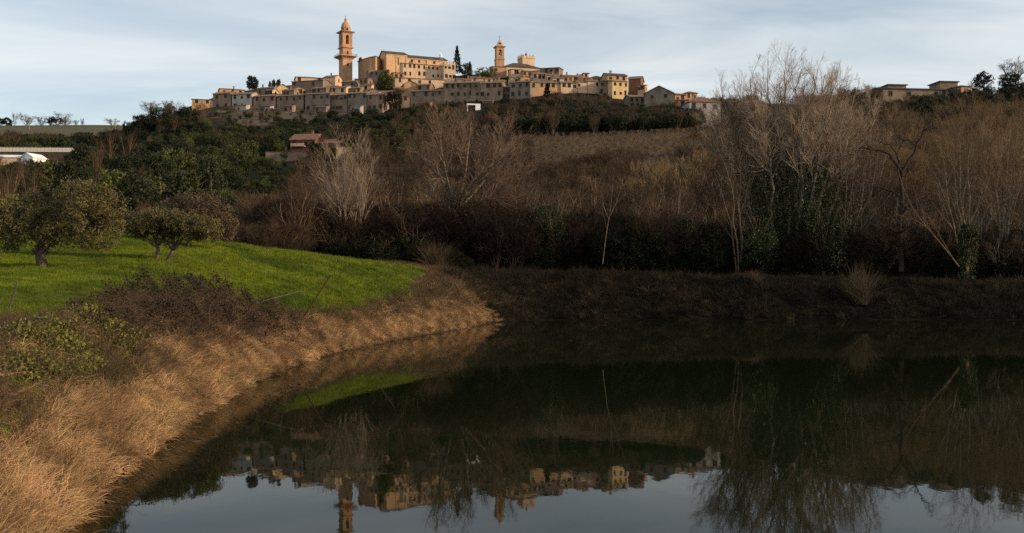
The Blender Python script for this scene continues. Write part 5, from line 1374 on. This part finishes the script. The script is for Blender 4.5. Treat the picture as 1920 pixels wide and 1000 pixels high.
bare_tree("dark_tree", "black crooked bare tree with long bent branches right of the tallest tree", bD,
          [(pp([(1690, 510, 0), (1688, 420, 0), (1692, 320, 0)], 96), .27, .18), (pp([(1691, 325, 0), (1676, 300, 0), (1650, 284, .3), (1608, 278, .6), (1590, 290, .6)], 96), .15, .025), (pp([(1692, 322, 0), (1712, 290, 0), (1721, 262, -.3), (1724, 246, -.4), (1755, 233, -.6)], 96), .15, .025),
           (pp([(1691, 322, 0), (1680, 290, 1), (1660, 268, 1.4), (1640, 262, 1.8)], 96), .10, .02), (pp([(1690, 340, 0), (1705, 318, -1), (1718, 305, -1.4)], 96), .09, .02), (pp([(1718, 275, -.3), (1700, 262, 0), (1680, 255, .4)], 96), .07, .015)],
          [dict(m=7, start=.3, ang=(30, 65), lr=.35, rr=.5, K=6, wig=.16, up=.03, tip=.3, rmin=.012), dict(m=6, start=.15, ang=(25, 65), lr=.45, rr=.6, K=5, wig=.18, up=.02, tip=.4, rmin=.008), dict(m=4, start=.15, ang=(20, 55), lr=.5, rr=.7, K=3, wig=.1, up=.02, tip=.5, rmin=.006)],
          BARK_DARK, BARK_DARK, 64, "tall bare trees on the far bank", wig=.13)
bL = P(1796, 488, 93.5); bL.z = z1(bL.x, bL.y)
bare_tree("leaning_tree", "slender pale tree leaning far to the left across the brushwood", bL,
          [(pp([(1798, 500, 0), (1770, 462, .4), (1735, 425, .8), (1708, 390, 1.2), (1690, 350, 1.4), (1684, 318, 1.5)], 93.5), .075, .025), (pp([(1735, 425, .8), (1712, 410, .2), (1680, 402, 0)], 93.5), .04, .012), (pp([(1790, 490, 0), (1760, 440, -.6), (1738, 400, -1)], 93.5), .05, .012)],
          [dict(m=6, start=.3, ang=(20, 50), lr=.35, rr=.5, K=5, wig=.1, up=.12, tip=.3, rmin=.01), dict(m=6, start=.15, ang=(20, 50), lr=.45, rr=.6, K=4, wig=.12, up=.08, tip=.4, rmin=.007), dict(m=3, start=.15, ang=(20, 50), lr=.5, rr=.7, K=3, wig=.1, up=.05, tip=.5, rmin=.006)],
          BARK_BROWN, TWIG_BROWN, 65, "tall bare trees on the far bank")
for i, (px, by, Y, tips, iv, lb) in enumerate([
        (1812, 488, 97, [(1765, 300), (1785, 285), (1802, 262), (1818, 275)], 0, "bare tree with straight pale stems right of the leaning tree"),
        (1842, 480, 101, [(1798, 235), (1820, 225), (1842, 222), (1862, 232), (1880, 255)], 0, "tall slim pale-stemmed tree in the orange brushwood at the right"),
        (1874, 484, 99, [(1876, 255), (1895, 240), (1910, 235), (1925, 250)], 0, "pale forked tree nearest the right edge"),
        (1930, 486, 101, [(1895, 260), (1915, 240), (1940, 230), (1960, 245)], 0, "bare tree cut by the right edge of the picture"),
        (1396, 490, 97, [(1320, 260), (1338, 235), (1360, 225), (1378, 240)], 0, "slim bare tree leaning left at the left side of the tallest tree"),
        (1590, 494, 99, [(1560, 270), (1580, 245), (1604, 235), (1632, 250), (1652, 280)], 1, "bare tree with ivy stems between the tallest tree and the black tree"),
        (1312, 480, 101, [(1290, 330), (1310, 310), (1330, 318)], 0, "small bare tree left of the dark ivy column"),
        (1000, 490, 100, [(960, 350), (985, 335), (1010, 330), (1035, 345)], 1, "bare bushy tree wrapped in ivy right of the forked tree"),
        (745, 490, 97, [(700, 340), (722, 325), (745, 320), (768, 335)], 0, "reddish bare tree between the pale coppice and the forked tree"),
        (925, 492, 98, [(890, 350), (915, 338), (940, 345)], 0, "bare brown tree close right of the forked tree"),
        (560, 478, 92, [(520, 370), (545, 350), (570, 345), (595, 365)], 0, "reddish rounded bare tree at the left end of the thicket")]):
    b = P(px, by, Y); b.z = z1(b.x, b.y)
    pale = i in (0, 1, 2, 3, 5)
    bare_tree("bare_tree", lb, b, fan(b, tipz(tips, Y, 1.5), .10, .018, .3, .35),
              [dict(m=10, start=.25, ang=(15, 40), lr=.42, rr=.5, K=5, wig=.08, up=.1, tip=.3, rmin=.01), dict(m=8, start=.15, ang=(18, 48), lr=.45, rr=.6, K=4, wig=.12, up=.08, tip=.4, rmin=.008), dict(m=5, start=.15, ang=(18, 48), lr=.5, rr=.7, K=3, wig=.1, up=.06, tip=.5, rmin=.006)],
              BARK_PALE if pale else BARK_BROWN, (TWIG_ORANGE if i in (1, 2, 3) else TWIG_BROWN) if pale else TWIG_RED, 70 + i, "bare trees along the far bank", wig=.16,
              ivy=(2600, .5, .0, .6, .17, LEAF_IVY) if iv else None)
bF = P(1130, 482, 94.5); bF.z = z1(bF.x, bF.y)
bare_tree("birch_sapling", "thin pale-stemmed sapling standing alone before the dark bushes at centre right", bF,
          [(pp([(1130, 495, 0), (1136, 440, 0), (1143, 405, 0), (1148, 370, 0), (1150, 330, 0)], 94.5), .045, .012), (pp([(1142, 412, 0), (1132, 390, .3), (1126, 355, .5)], 94.5), .04, .01), (pp([(1144, 405, 0), (1158, 375, -.3), (1168, 335, -.5)], 94.5), .04, .01)],
          [dict(m=9, start=.3, ang=(15, 40), lr=.35, rr=.5, K=5, wig=.06, up=.1, tip=.3, rmin=.008), dict(m=6, start=.15, ang=(15, 40), lr=.45, rr=.6, K=4, wig=.1, up=.08, tip=.4, rmin=.006), dict(m=3, start=.15, ang=(15, 40), lr=.5, rr=.7, K=3, wig=.1, up=.06, tip=.5, rmin=.005)],
          BARK_WARM, TWIG_RED, 90)
SLIM = [bare_proto("slim_tree", 120 + i, [BARK_PALE, BARK_GREY, BARK_GOLD][i], [TWIG_BROWN, TWIG_BROWN, TWIG_ORANGE][i], .34, 2 + i, (11, 7, 4), .16, .013) for i in range(3)]
for px, Y, h, k in [(985, 118, 8.5, 1), (1062, 112, 8, 1), (1098, 128, 9, 0), (1215, 116, 8, 0), (1262, 122, 8.5, 1), (1335, 112, 9, 0), (1352, 135, 9.5, 1), (1448, 140, 10, 1), (1610, 118, 9.5, 0), (1640, 132, 10, 1), (1668, 116, 9, 0), (1716, 128, 10, 2),
                    (1742, 112, 9.5, 0), (1768, 140, 10, 2), (1792, 122, 9.5, 1), (1826, 135, 10.5, 2), (1856, 118, 9.5, 0), (1888, 140, 10, 2), (1908, 112, 9, 1), (900, 120, 8.5, 1), (720, 116, 8, 1), (800, 130, 9, 1), (610, 108, 7, 1)]:
    X = px2x(px, Y); plant_tree("slim_bare_tree", SLIM[k], (X, Y, z1(X, Y) - .1), h, h, rw.uniform(0, 6.28), "slender bare tree with upright pale stems rising out of the brushwood slope", "slim bare trees on the brushwood slope")
# plantation of young pale poplars
SAP = [bare_proto("sapling", 95 + i, BARK_SAP, TWIG_ORANGE, .16, 2 + (i == 2), (12, 4, 3), .25, .013) for i in range(3)]
n = 0
for r in range(4):
    for k in range(12):
        px = 1182 + k * 11.5 + rw.uniform(-3, 3) + r * 3; Y = 150 + r * 9 + rw.uniform(-1, 1); X = px2x(px, Y)
        plant_tree("poplar_sapling", SAP[(k + r) % 3], (X, Y, z1(X, Y) - .1), rw.uniform(6, 8), rw.uniform(6, 8.2), rw.uniform(0, 6.28), "pale upright leafless sapling in the young plantation behind the pond", "saplings of the plantation")
# dark ivy-covered bushes standing out of the thicket
def ivy_bush(label, px, by, Y, wpx, hpx, seed, lm=LEAF_IVY):
    b = P(px, by, Y); b.z = z1(b.x, b.y) - .1; s = Y / F; rng = np.random.default_rng(seed)
    e = empty("ivy_bush", b); tag(e, label, "bush", "ivy-grown bushes in the thicket")
    w, h = wpx * s / 2, hpx * s
    blobs = [(0, 0, h * .45, w * .8, w * .7, h * .45)] + [(rng.uniform(-.6, .6) * w, rng.uniform(-.4, .4) * w, rng.uniform(.2, .88) * h, w * .38, w * .38, h * .18) for _ in range(7)]
    g = Geo(); g.leaves(crown_points(rng, blobs, 7000, .55, 24, .16, .3), .15, .11, rng, up=.8); put("crown", g.mesh("crown", lm), e)
    lst = [([(0, 0, -.2), (rng.uniform(-.3, .3) * w, 0, h * .5), (rng.uniform(-.7, .7) * w, rng.uniform(-.4, .4) * w, h * rng.uniform(.8, 1.05))], .08, .015) for _ in range(6)]
    PT, RD = limbs_from(lst, 6, rng); g = Geo(); g.tubes(PT, RD, 5); q = spawn(rng, PT, RD, 7, .3, lr=.3, K=4); g.tubes(q[0], q[1], 3); put("trunk", g.mesh("trunk", BARK_BROWN, True), e)
ivy_bush("big dark ivy bush with a yellowish top right of the forked tree", 1028, 500, 98, 90, 160, 1)
ivy_bush("dark ivy column left of the tallest bare tree", 1290, 495, 98, 44, 130, 2)
ivy_bush("low dark ivy bush at the foot of the thin pale sapling", 1180, 500, 98, 90, 70, 3)
ivy_bush("dark ivy stump before the orange brushwood at the right", 1815, 500, 95, 42, 110, 4)
ivy_bush("dark ivy mass under the left half of the tallest tree", 1420, 505, 97, 90, 130, 5)
ivy_bush("dark ivy mass under the right half of the tallest tree", 1545, 508, 97, 100, 150, 6)
ivy_bush("dark evergreen bush at the left end of the far bank path", 945, 500, 97, 60, 90, 7)
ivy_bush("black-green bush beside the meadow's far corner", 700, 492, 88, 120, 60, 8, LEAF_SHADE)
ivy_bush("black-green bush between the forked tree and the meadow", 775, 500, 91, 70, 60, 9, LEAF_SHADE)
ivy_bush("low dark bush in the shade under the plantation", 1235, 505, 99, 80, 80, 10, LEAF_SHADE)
# line of trees further along the bank, beyond the right edge
for k in range(16):
    X = 52 + k * 5.2 + rw.uniform(-1, 1); Y = 101 - k * 1.3 + rw.uniform(-2, 3)
    if px2x(1990, Y) > X: continue
    h = rw.uniform(10, 16)
    plant_tree("bank_tree", PR[["bare2", "dark0", "bare1", "dark1"][k % 4]], (X, Y, z1(X, Y) - .2), h * .7, h, rw.uniform(0, 6.28), "tree of the bank line carrying on beyond the right edge", "trees beyond the right edge")

# ------------------------------------------------------------------ olive trees on the meadow
def olive(label, base, stems, blobs, n, seed, leafm=LEAF_OLIVE, L=.13):
    rng = np.random.default_rng(seed); e = empty("olive_tree", base); tag(e, label, "olive tree", "olive trees on the meadow")
    PT, RD = limbs_from(stems, 8, rng, .02); g = Geo(); g.tubes(PT, RD, 9)
    q = spawn(rng, PT, RD, 8, .4, (25, 60), .5, .55, 6, .12, .05, .3, .01); g.tubes(q[0], q[1], 5)
    q2 = spawn(rng, q[0], q[1], 6, .3, (25, 60), .5, .55, 5, .14, .03, .3, .006); g.tubes(q2[0], q2[1], 3)
    put("trunk", g.mesh("trunk", BARK_OLIVE, True), e)
    C = crown_points(rng, blobs, n, .5, 34, .115, .36)
    g = Geo(); ax = rng.normal(size=(n, 3)); ax[:, 2] += .2
    g.leaves(C, L, L * .36, rng, axis=ax, up=.6); put("crown", g.mesh("crown", leafm), e)
BARK_OLIVE = mat("olive_bark", (0.05, 0.038, 0.028), (0.11, 0.085, 0.06), scale=5, bump=.6, rough=.95)
o1 = P(76, 502, 42); o1.z = z1(o1.x, o1.y) - .03
olive("large olive tree with a leaning dark trunk and two-lobed crown at the left edge", o1,
      [([(0, 0, -.2), (.02, 0, .5), (.12, 0, .95)], .24, .17), ([(.1, 0, .85), (-.5, .1, 1.5), (-1.3, .2, 2.4)], .12, .04), ([(.1, 0, .85), (.9, -.1, 1.6), (1.9, -.2, 2.7)], .13, .04), ([(.1, 0, .85), (.3, .5, 1.7), (.6, .9, 3.0)], .11, .03)],
      [(-.9, 0, 2.0, 1.5, 1.4, 1.05), (-1.5, .2, 1.5, .9, .9, .8), (-.3, .2, 2.4, .95, 1, .85), (1.9, 0, 2.35, 1.35, 1.3, 1.35), (2.4, -.2, 1.6, 1.15, 1.1, .95), (1.4, .2, 3.05, .85, .9, .65), (2.9, .1, 2.6, .7, .8, .8), (1.0, -.5, 1.4, .9, .8, .6), (.4, .3, 1.9, .9, .9, .9)], 26000, 101)
o2 = P(305, 486, 49.5); o2.z = z1(o2.x, o2.y) - .03
olive("olive tree with two slanting pale stems and a low spreading crown", o2,
      [([(-.28, 0, -.2), (-.33, 0, .5), (-.2, 0, .95), (-.7, 0, 1.7)], .12, .05), ([(.05, 0, -.2), (.35, 0, .3), (.62, 0, .75), (.45, .1, 1.2), (.3, .1, 1.9)], .13, .05), ([(.6, 0, .7), (.95, -.1, 1.2), (1.8, -.1, 1.8)], .10, .03), ([(-.2, 0, .9), (.2, .3, 1.5), (.2, .5, 2.2)], .08, .03)],
      [(-.6, 0, 1.95, 1.25, 1.2, .68), (-1.25, 0, 1.8, .65, .8, .5), (.3, .1, 1.98, 1.1, 1.1, .62), (1.5, 0, 1.78, 1.0, 1.1, .68), (2.2, 0, 1.68, .75, .9, .65), (.6, -.2, 2.1, .8, .8, .5), (-.3, .1, 2.25, .7, .7, .4)], 20000, 102)
o3 = P(352, 462, 62); o3.z = z1(o3.x, o3.y) - .05
olive("rounded reddish-brown olive behind the two-stemmed olive", o3,
      [([(0, 0, -.2), (.05, 0, .7), (-.6, 0, 1.8)], .13, .05), ([(0, 0, .4), (.6, 0, 1.2), (1.5, 0, 2.2)], .1, .03), ([(0, 0, .5), (.1, .4, 1.6), (.1, .6, 2.9)], .09, .03)],
      [(.2, 0, 2.0, 2.4, 1.7, 1.3), (1.7, 0, 1.9, 1.3, 1.3, 1.2), (-1.2, 0, 1.9, 1.2, 1.2, 1.1), (.6, 0, 2.9, 1.6, 1.2, .7), (2.3, 0, 1.4, .8, .9, .8)], 17000, 103, mat("brownish_olive_leaves", (0.055, 0.04, 0.022), (0.115, 0.08, 0.042), scale=1.3, rough=.7), .15)
# bare earth rings round the trunks
def earth_patch(loc, rx, ry, seed, label):
    rng = np.random.default_rng(seed); g = Geo(); v = []; n = 22
    v.append((loc.x, loc.y, z1(loc.x, loc.y) + .05))
    for k in range(n):
        a = 6.283 * k / n; r = rng.uniform(.8, 1.15); x, y = loc.x + rx * r * math.cos(a), loc.y + ry * r * math.sin(a); v.append((x, y, z1(x, y) + .006))
    g.add(v, [(0, 1 + k, 1 + (k + 1) % n, 1 + (k + 1) % n) for k in range(n)])
    o = put("bare_soil", g.mesh("bare_soil", EARTH, True)); tag(o, label, kind="structure")
EARTH = mat("bare_earth", (0.075, 0.05, 0.03), (0.15, 0.105, 0.062), scale=3, bump=.6)
earth_patch(Vector((o1.x + 1.0, o1.y - .1, 0)), 1.9, .8, 1, "bare soil ring under the large olive")
earth_patch(Vector((o2.x + .5, o2.y - .2, 0)), 1.3, .8, 2, "bare soil ring under the two-stemmed olive")

# ------------------------------------------------------------------ grasses
def tuft(nm, m, n, rad, h, w, lean, seed, curl=.5):
    """grass tuft of n bent blades, three-sided so that they have thickness"""
    rng = np.random.default_rng(seed); K = 4
    a = rng.uniform(0, 6.283, n); r = rad * np.sqrt(rng.uniform(0, 1, n)); b = np.stack([r * np.cos(a), r * np.sin(a), np.full(n, -.03)], 1)
    az = rng.uniform(0, 6.283, n); ln = np.radians(rng.normal(lean, 16, n)); L = h * rng.uniform(.5, 1.2, n)
    PT = np.empty((n, K, 3)); PT[:, 0] = b
    for k in range(1, K):
        t = ln + curl * (k - 1) / (K - 1) * rng.uniform(.5, 1.6, n)
        d = np.stack([np.sin(t) * np.cos(az), np.sin(t) * np.sin(az), np.cos(t)], 1)
        PT[:, k] = PT[:, k - 1] + d * (L / (K - 1))[:, None]
        PT[:, k, 2] = np.maximum(PT[:, k, 2], .005)
    RD = w * rng.uniform(.7, 1.3, n)[:, None] * np.array([1, .9, .65, .15])[None]
    g = Geo(); g.tubes(PT, RD, 3); return g.mesh(nm, m)
def on_land(rng, n, xr, yr, cond):
    X = rng.uniform(*xr, n); Y = rng.uniform(*yr, n)
    k = cond(X, Y); X, Y = X[k], Y[k]
    return X, Y
def vis(X, Y, m=60):
    px = 960 + X / Y * F
    return (px > -m) & (px < 1920 + m)
rg = np.random.default_rng(55)
def wob(X, Y): return .9 * np.sin(X * .9 + 1.3 * np.sin(Y * .35)) + .7 * np.sin(Y * .8 + X * .3)
GR = [tuft("grass_tuft", GRASS, 34, .22, .11, .004, 18, 200 + i) for i in range(3)]
def meadow():
    X1, Y1 = on_land(rg, 60000, (-34, -6), (24, 84), lambda X, Y: in_poly(FIELD, X + .3 * wob(X, Y), Y) & vis(X, Y))
    w = rg.uniform(0, 1, len(X1)) < np.clip(1.2 - (Y1 - 30) * .012, .45, 1)
    X, Y = X1[w], Y1[w]
    hv = rg.uniform(.6, 1.5, len(X)) * np.clip(Y / 40, .9, 1.5) * (1 + .3 * np.sin(X * .9 + np.sin(Y * .5) * 2) * np.sin(Y * .43))
    o = scatter("grass", np.stack([X, Y, zg(X, Y)], 1), GR + [tuft("weed_tuft", STRAW_DULL, 18, .2, .16, .004, 30, 203)], hv, idx=rg.choice(4, len(X), p=[.33, .33, .32, .02]), tilt=.1, seed=60)
    tag(o, "short bright green grass of the meadow round the olive trees", "grass", kind="stuff")
meadow()
ST = [tuft("straw_tuft", STRAW, 60, .30, .5, .0042, 66, 210 + i, 1.0) for i in range(2)] + [tuft('straw_tuft', STRAW, 44, .22, .7, .0045, 40, 213, 1.5), tuft('straw_tuft', STRAW, 70, .32, .4, .004, 72, 214, .5)]
SD = [tuft("dry_tuft", STRAW_DULL, 46, .25, .5, .005, 32, 220 + i, .8) for i in range(3)]
def straw():
    def c(X, Y):
        s = shore_dist(X, Y); lim = 1.6 + wob(X, Y) * .3 + .35 * (Y > 58)
        return (s > .05) & (s < np.maximum(lim, .9)) & vis(X, Y) & ~((X > 2) & (Y < 20))
    X, Y = on_land(rg, 150000, (-16, 0), (9, 84), c)
    keep = rg.uniform(0, 1, len(X)) < np.clip(1.25 - Y * .014, .28, 1)
    X, Y = X[keep], Y[keep]
    n = len(X)
    rz = rg.normal(0, 1.1, n) + 1.2 * np.sin(X * 1.1 + Y * .4) + 1.1 * np.sin(Y * .75 + 1) - .4
    rot = np.stack([rg.normal(0, .3, n), rg.normal(.15, .3, n), rz], 1)
    o = scatter("dry_grass", np.stack([X, Y, zg(X, Y)], 1), ST + SD + GR[:1], rg.uniform(.38, 1.0, n), idx=rg.choice(8, n, p=[.2, .2, .2, .19, .07, .06, .05, .03]), rot=rot, seed=61)
    tag(o, "long straw-coloured dry grass lying over the near bank of the pond", "dry grass", kind="stuff")
    # duller weeds between straw and meadow
    def c2(X, Y):
        s = shore_dist(X, Y); return (s > 1.2) & vis(X, Y) & ~in_poly(FIELD, X, Y) & (s < 9)
    X, Y = on_land(rg, 42000, (-18, 0), (12, 88), c2)
    pxw = 960 + X / Y * F
    ix = np.where((pxw < 175) | (rg.uniform(0, 1, len(X)) < .18), rg.choice(7, len(X), p=[.07, .07, .06, .25, .25, .24, .06]), rg.choice(7, len(X), p=[.19, .19, .14, .14, .13, .13, .08]))
    o = scatter("weedy_grass", np.stack([X, Y, zg(X, Y)], 1), SD + GR + [ST[0]], rg.uniform(.6, 1.2, len(X)), idx=ix, seed=62)
    tag(o, "dull mixed weeds and dry grass between the straw bank and the meadow", "weeds", kind="stuff")
    # far bank: grass colour darkened to carry the shade lying there
    X = rg.uniform(-6, 56, 16000); Y = rg.uniform(84, 98, 16000); s = shore_dist(X, Y); k = (s > .1); X, Y = X[k], Y[k]
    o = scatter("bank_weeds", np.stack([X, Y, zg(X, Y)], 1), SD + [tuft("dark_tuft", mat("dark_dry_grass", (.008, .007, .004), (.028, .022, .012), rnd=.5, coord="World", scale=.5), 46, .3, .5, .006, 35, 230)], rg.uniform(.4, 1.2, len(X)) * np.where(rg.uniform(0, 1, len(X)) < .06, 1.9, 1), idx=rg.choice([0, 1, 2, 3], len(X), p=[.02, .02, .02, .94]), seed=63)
    tag(o, "dark withered grass on the shaded far bank of the pond", "weeds", kind="stuff")
straw()
def clump(name, label, px, py, Y, h, m, n, seed, lean=16, group=None, rad=.5):
    b = P(px, py, Y); b.z = z1(b.x, b.y); o = put(name, tuft(name, m, n, rad, h, .012, lean, seed, .5), None, b); tag(o, label, "grass clump", group)
clump("reed_clump", "pale dry reed clump standing at the water on the shaded far bank", 1612, 570, 89.6, 3.6, DARKDRY, 420, 1, 14, "tall dry clumps", .7)
clump("straw_clump", "tall straw-coloured grass clump under the forked tree", 815, 495, 89, 2.6, STRAW_DULL, 420, 2, 24, "tall dry clumps", .7)
clump("straw_clump", "small dry grass clump on the far bank path at centre right", 1418, 528, 93, 1.2, DARKDRY, 160, 3, 28, "tall dry clumps", .5)
clump("straw_clump", "dull dry grass clump on the corner where the near bank ends", 850, 545, 80, 1.6, STRAW_DULL, 240, 4, 24, "tall dry clumps", .8)
clump("straw_clump", "pale dry grass clump at the meadow's front left", 88, 606, 26.8, .7, STRAW_DULL, 160, 5, 34, "tall dry clumps", .7)

# bramble mound on the near bank
def bramble():
    rng = np.random.default_rng(77); c = Vector((-12.1, 37, 0)); c.z = z1(c.x, c.y)
    e = empty("bramble_bush", c); tag(e, "wide dark brown bramble mound on the bank in front of the meadow", "bush")
    B = []
    for k, (x, y, w, h) in enumerate([(-12.1, 29, 1.0, .6), (-12.2, 31, 1.4, .85), (-12.2, 33.5, 1.6, 1.15), (-12.3, 36, 1.7, 1.3), (-12.2, 39, 1.75, 1.4), (-12.0, 42, 1.8, 1.4), (-11.7, 45, 1.65, 1.25), (-11.1, 48, 1.35, 1.0), (-10.6, 50.5, .9, .55)]):
        B.append((x - c.x, y - c.y, -.1, w, 1.9, h)); B.append((x - c.x + .8, y - c.y, -.1, w * .6, 1.6, h * .75))
    def drape(C): 
        z = zg(C[:, 0] + c.x, C[:, 1] + c.y) - c.z
        C[:, 2] = np.maximum(C[:, 2], .02) + z; return C
    C = drape(crown_points(rng, B, 46000, .75, 40, .08, .05))
    g = Geo(); g.leaves(C, .09, .06, rng, up=.8); put("leaves", g.mesh("leaves", LEAF_BRAMBLE), e)
    n = 3200; b0 = drape(crown_points(rng, B, n, .75, 3, .05)); K = 5; PT = np.empty((n, K, 3)); PT[:, 0] = b0
    d = rng.normal(size=(n, 3)); d[:, 2] = np.abs(d[:, 2]) * .5; d /= np.linalg.norm(d, axis=1, keepdims=True)
    for k in range(1, K): d[:, 2] -= .22; d += rng.normal(0, .12, (n, 3)); d /= np.linalg.norm(d, axis=1, keepdims=True); PT[:, k] = PT[:, k-1] + d * .22
    g = Geo(); g.tubes(PT, np.full((n, K), .006) * np.linspace(1, .5, K), 3); put("stems", g.mesh("stems", mat("bramble_stems", (.05, .03, .022), (.10, .062, .045))), e)
bramble()
# leafy weeds at the left
def weed_mesh(seed):
    rng = np.random.default_rng(seed); n = 26; g = Geo(); C = rng.normal(0, .16, (n, 3)); C[:, 2] = np.abs(C[:, 2]) * .8 + .05
    g.leaves(C, .075, .055, rng, up=1.5); return g.mesh("weed", LEAF_WEED)
def leafy():
    X, Y = on_land(rg, 8500, (-15, -8), (19, 30), lambda X, Y: ((960 + X / Y * F) > -40) & ((960 + X / Y * F) < 280) & ((960 + X / Y * F) > 20) & (shore_dist(X, Y) > 1.9) & (shore_dist(X, Y) < 3.8) & (Y > 20.5) & (Y < 30.5) & (wob(X * 2, Y * 2) > -.5))
    o = scatter("leafy_weeds", np.stack([X, Y, zg(X, Y)], 1), [weed_mesh(1), weed_mesh(2), weed_mesh(3)], rg.uniform(.6, 1.3, len(X)), seed=64)
    tag(o, "broad-leaved yellow-green weeds on the bank at the left edge", "weeds", kind="stuff")
leafy()
# stakes and sticks along the bank top
def stake(name, label, p0, p1, Y0, Y1, r, m, cat="stake"):
    a, b = P(*p0, Y0), P(*p1, Y1); zz_ = z1(a.x, a.y); d = (b - a)
    if a.z > zz_ - .1: a = a - d * ((a.z - zz_ + .25) / max(d.z, .3)) if d.z > .15 else a
    e = b - a
    g = Geo(); K = 5; rng = np.random.default_rng(int(p0[0])); PT = np.array([np.array(e) * t for t in np.linspace(0, 1, K)]); PT[1:-1] += rng.normal(0, r * .5, (K - 2, 3))
    g.tubes([PT], [np.linspace(r, r * .75, K)], 7)
    g.lathe([(r * .75, 0), (r * .2, .01)], 6, 0, 0)
    o = put(name, g.mesh(name, m), None, a); tag(o, label, cat, "stakes and sticks along the bank top")
stake("fence_stake", "grey leaning fence stake nearest the left edge", (14, 608), (32, 530), 26.5, 26.3, .022, WOOD)
stake("fence_stake", "short pale stake left of the bramble mound", (264, 548), (267, 521), 39, 39, .022, WOOD)
stake("fence_stake", "thin pale stake rising behind the middle of the bramble mound", (376, 538), (374, 515), 43.5, 43.5, .022, WOOD)
stake("fence_stake", "reddish stake behind the right of the bramble mound", (424, 530), (423, 503), 46, 46, .026, RUST)
stake("fallen_stick", "pale stick lying slanted at the left of the bramble mound", (264, 546), (292, 535), 38.5, 38.6, .018, WOOD_PALE, "stick")
stake("leaning_stick", "dark leaning stick on the bank right of the bramble mound", (594, 556), (620, 516), 50, 49.5, .04, RUST, "stick")
stake("fallen_stick", "whitish stick lying right of the bramble mound", (538, 553), (564, 546), 46, 46, .028, WOOD_PALE, "stick")
stake("thin_cane", "thin grey cane leaning right near the bank's middle", (714, 552), (739, 515), 60, 60, .024, WOOD, "stick")
stake("thin_cane", "short pale cane standing near the far corner of the near bank", (839, 556), (850, 530), 76, 76, .03, WOOD, "stick")

def overhang():
    rng = np.random.default_rng(5); b = P(128, 958, 17.6); b.z = z1(b.x, b.y)
    pts = [b, P(165, 935, 17.8), P(205, 915, 18.0), P(250, 900, 18.2), P(296, 896, 18.4)]
    e = empty("bramble_shoot", b); tag(e, "thin dark leafy shoot arching from the straw bank over the water", "branch")
    PT, RD = limbs_from([([np.array(q - b) for q in pts], .008, .003)], 10, rng, .012)
    g = Geo(); g.tubes(PT, RD, 5); q = spawn(rng, PT, RD, 9, .25, (30, 70), .3, .7, 5, .15, -.05, .5, .002); g.tubes(q[0], q[1], 4); put("stem", g.mesh("stem", BARK_DARK, True), e)
    C = q[0].reshape(-1, 3); C = C[rng.integers(0, len(C), 110)] + rng.normal(0, .015, (110, 3))
    g = Geo(); g.leaves(C, .045, .03, rng); put("leaves", g.mesh("leaves", LEAF_BRAMBLE), e)
overhang()

def floating():
    X, Y = on_land(rg, 26000, (-9, 6), (14, 84), lambda X, Y: (shore_dist(X, Y) < -.05) & (shore_dist(X, Y) > -1.6))
    k = rg.uniform(0, 1, len(X)) < .07 * np.exp(shore_dist(X, Y) * 1.5); X, Y = X[k], Y[k]
    rng = np.random.default_rng(6); ms = []
    for i in range(3):
        g = Geo(); n = 7; C = np.stack([rng.normal(0, .12, n), rng.normal(0, .12, n), np.full(n, .006)], 1); ax = rng.normal(size=(n, 3)); ax[:, 2] = 0
        g.leaves(C, .05, .03, rng, axis=ax, up=60); g.tubes([[(-.15, 0, .004), (0, .03, .008), (.16, -.02, .004)]], [[.004, .005, .003]], 4); ms.append(g.mesh("floating_leaf", STRAW_DULL))
    rot = np.stack([np.zeros(len(X)), np.zeros(len(X)), rg.uniform(0, 6.28, len(X))], 1)
    o = scatter("floating_litter", np.stack([X, Y, np.zeros(len(X))], 1), ms, rg.uniform(.6, 1.4, len(X)), rot=rot, seed=70)
    tag(o, "dead leaves and stalks floating along the near water edge", "litter", kind="stuff")
floating()
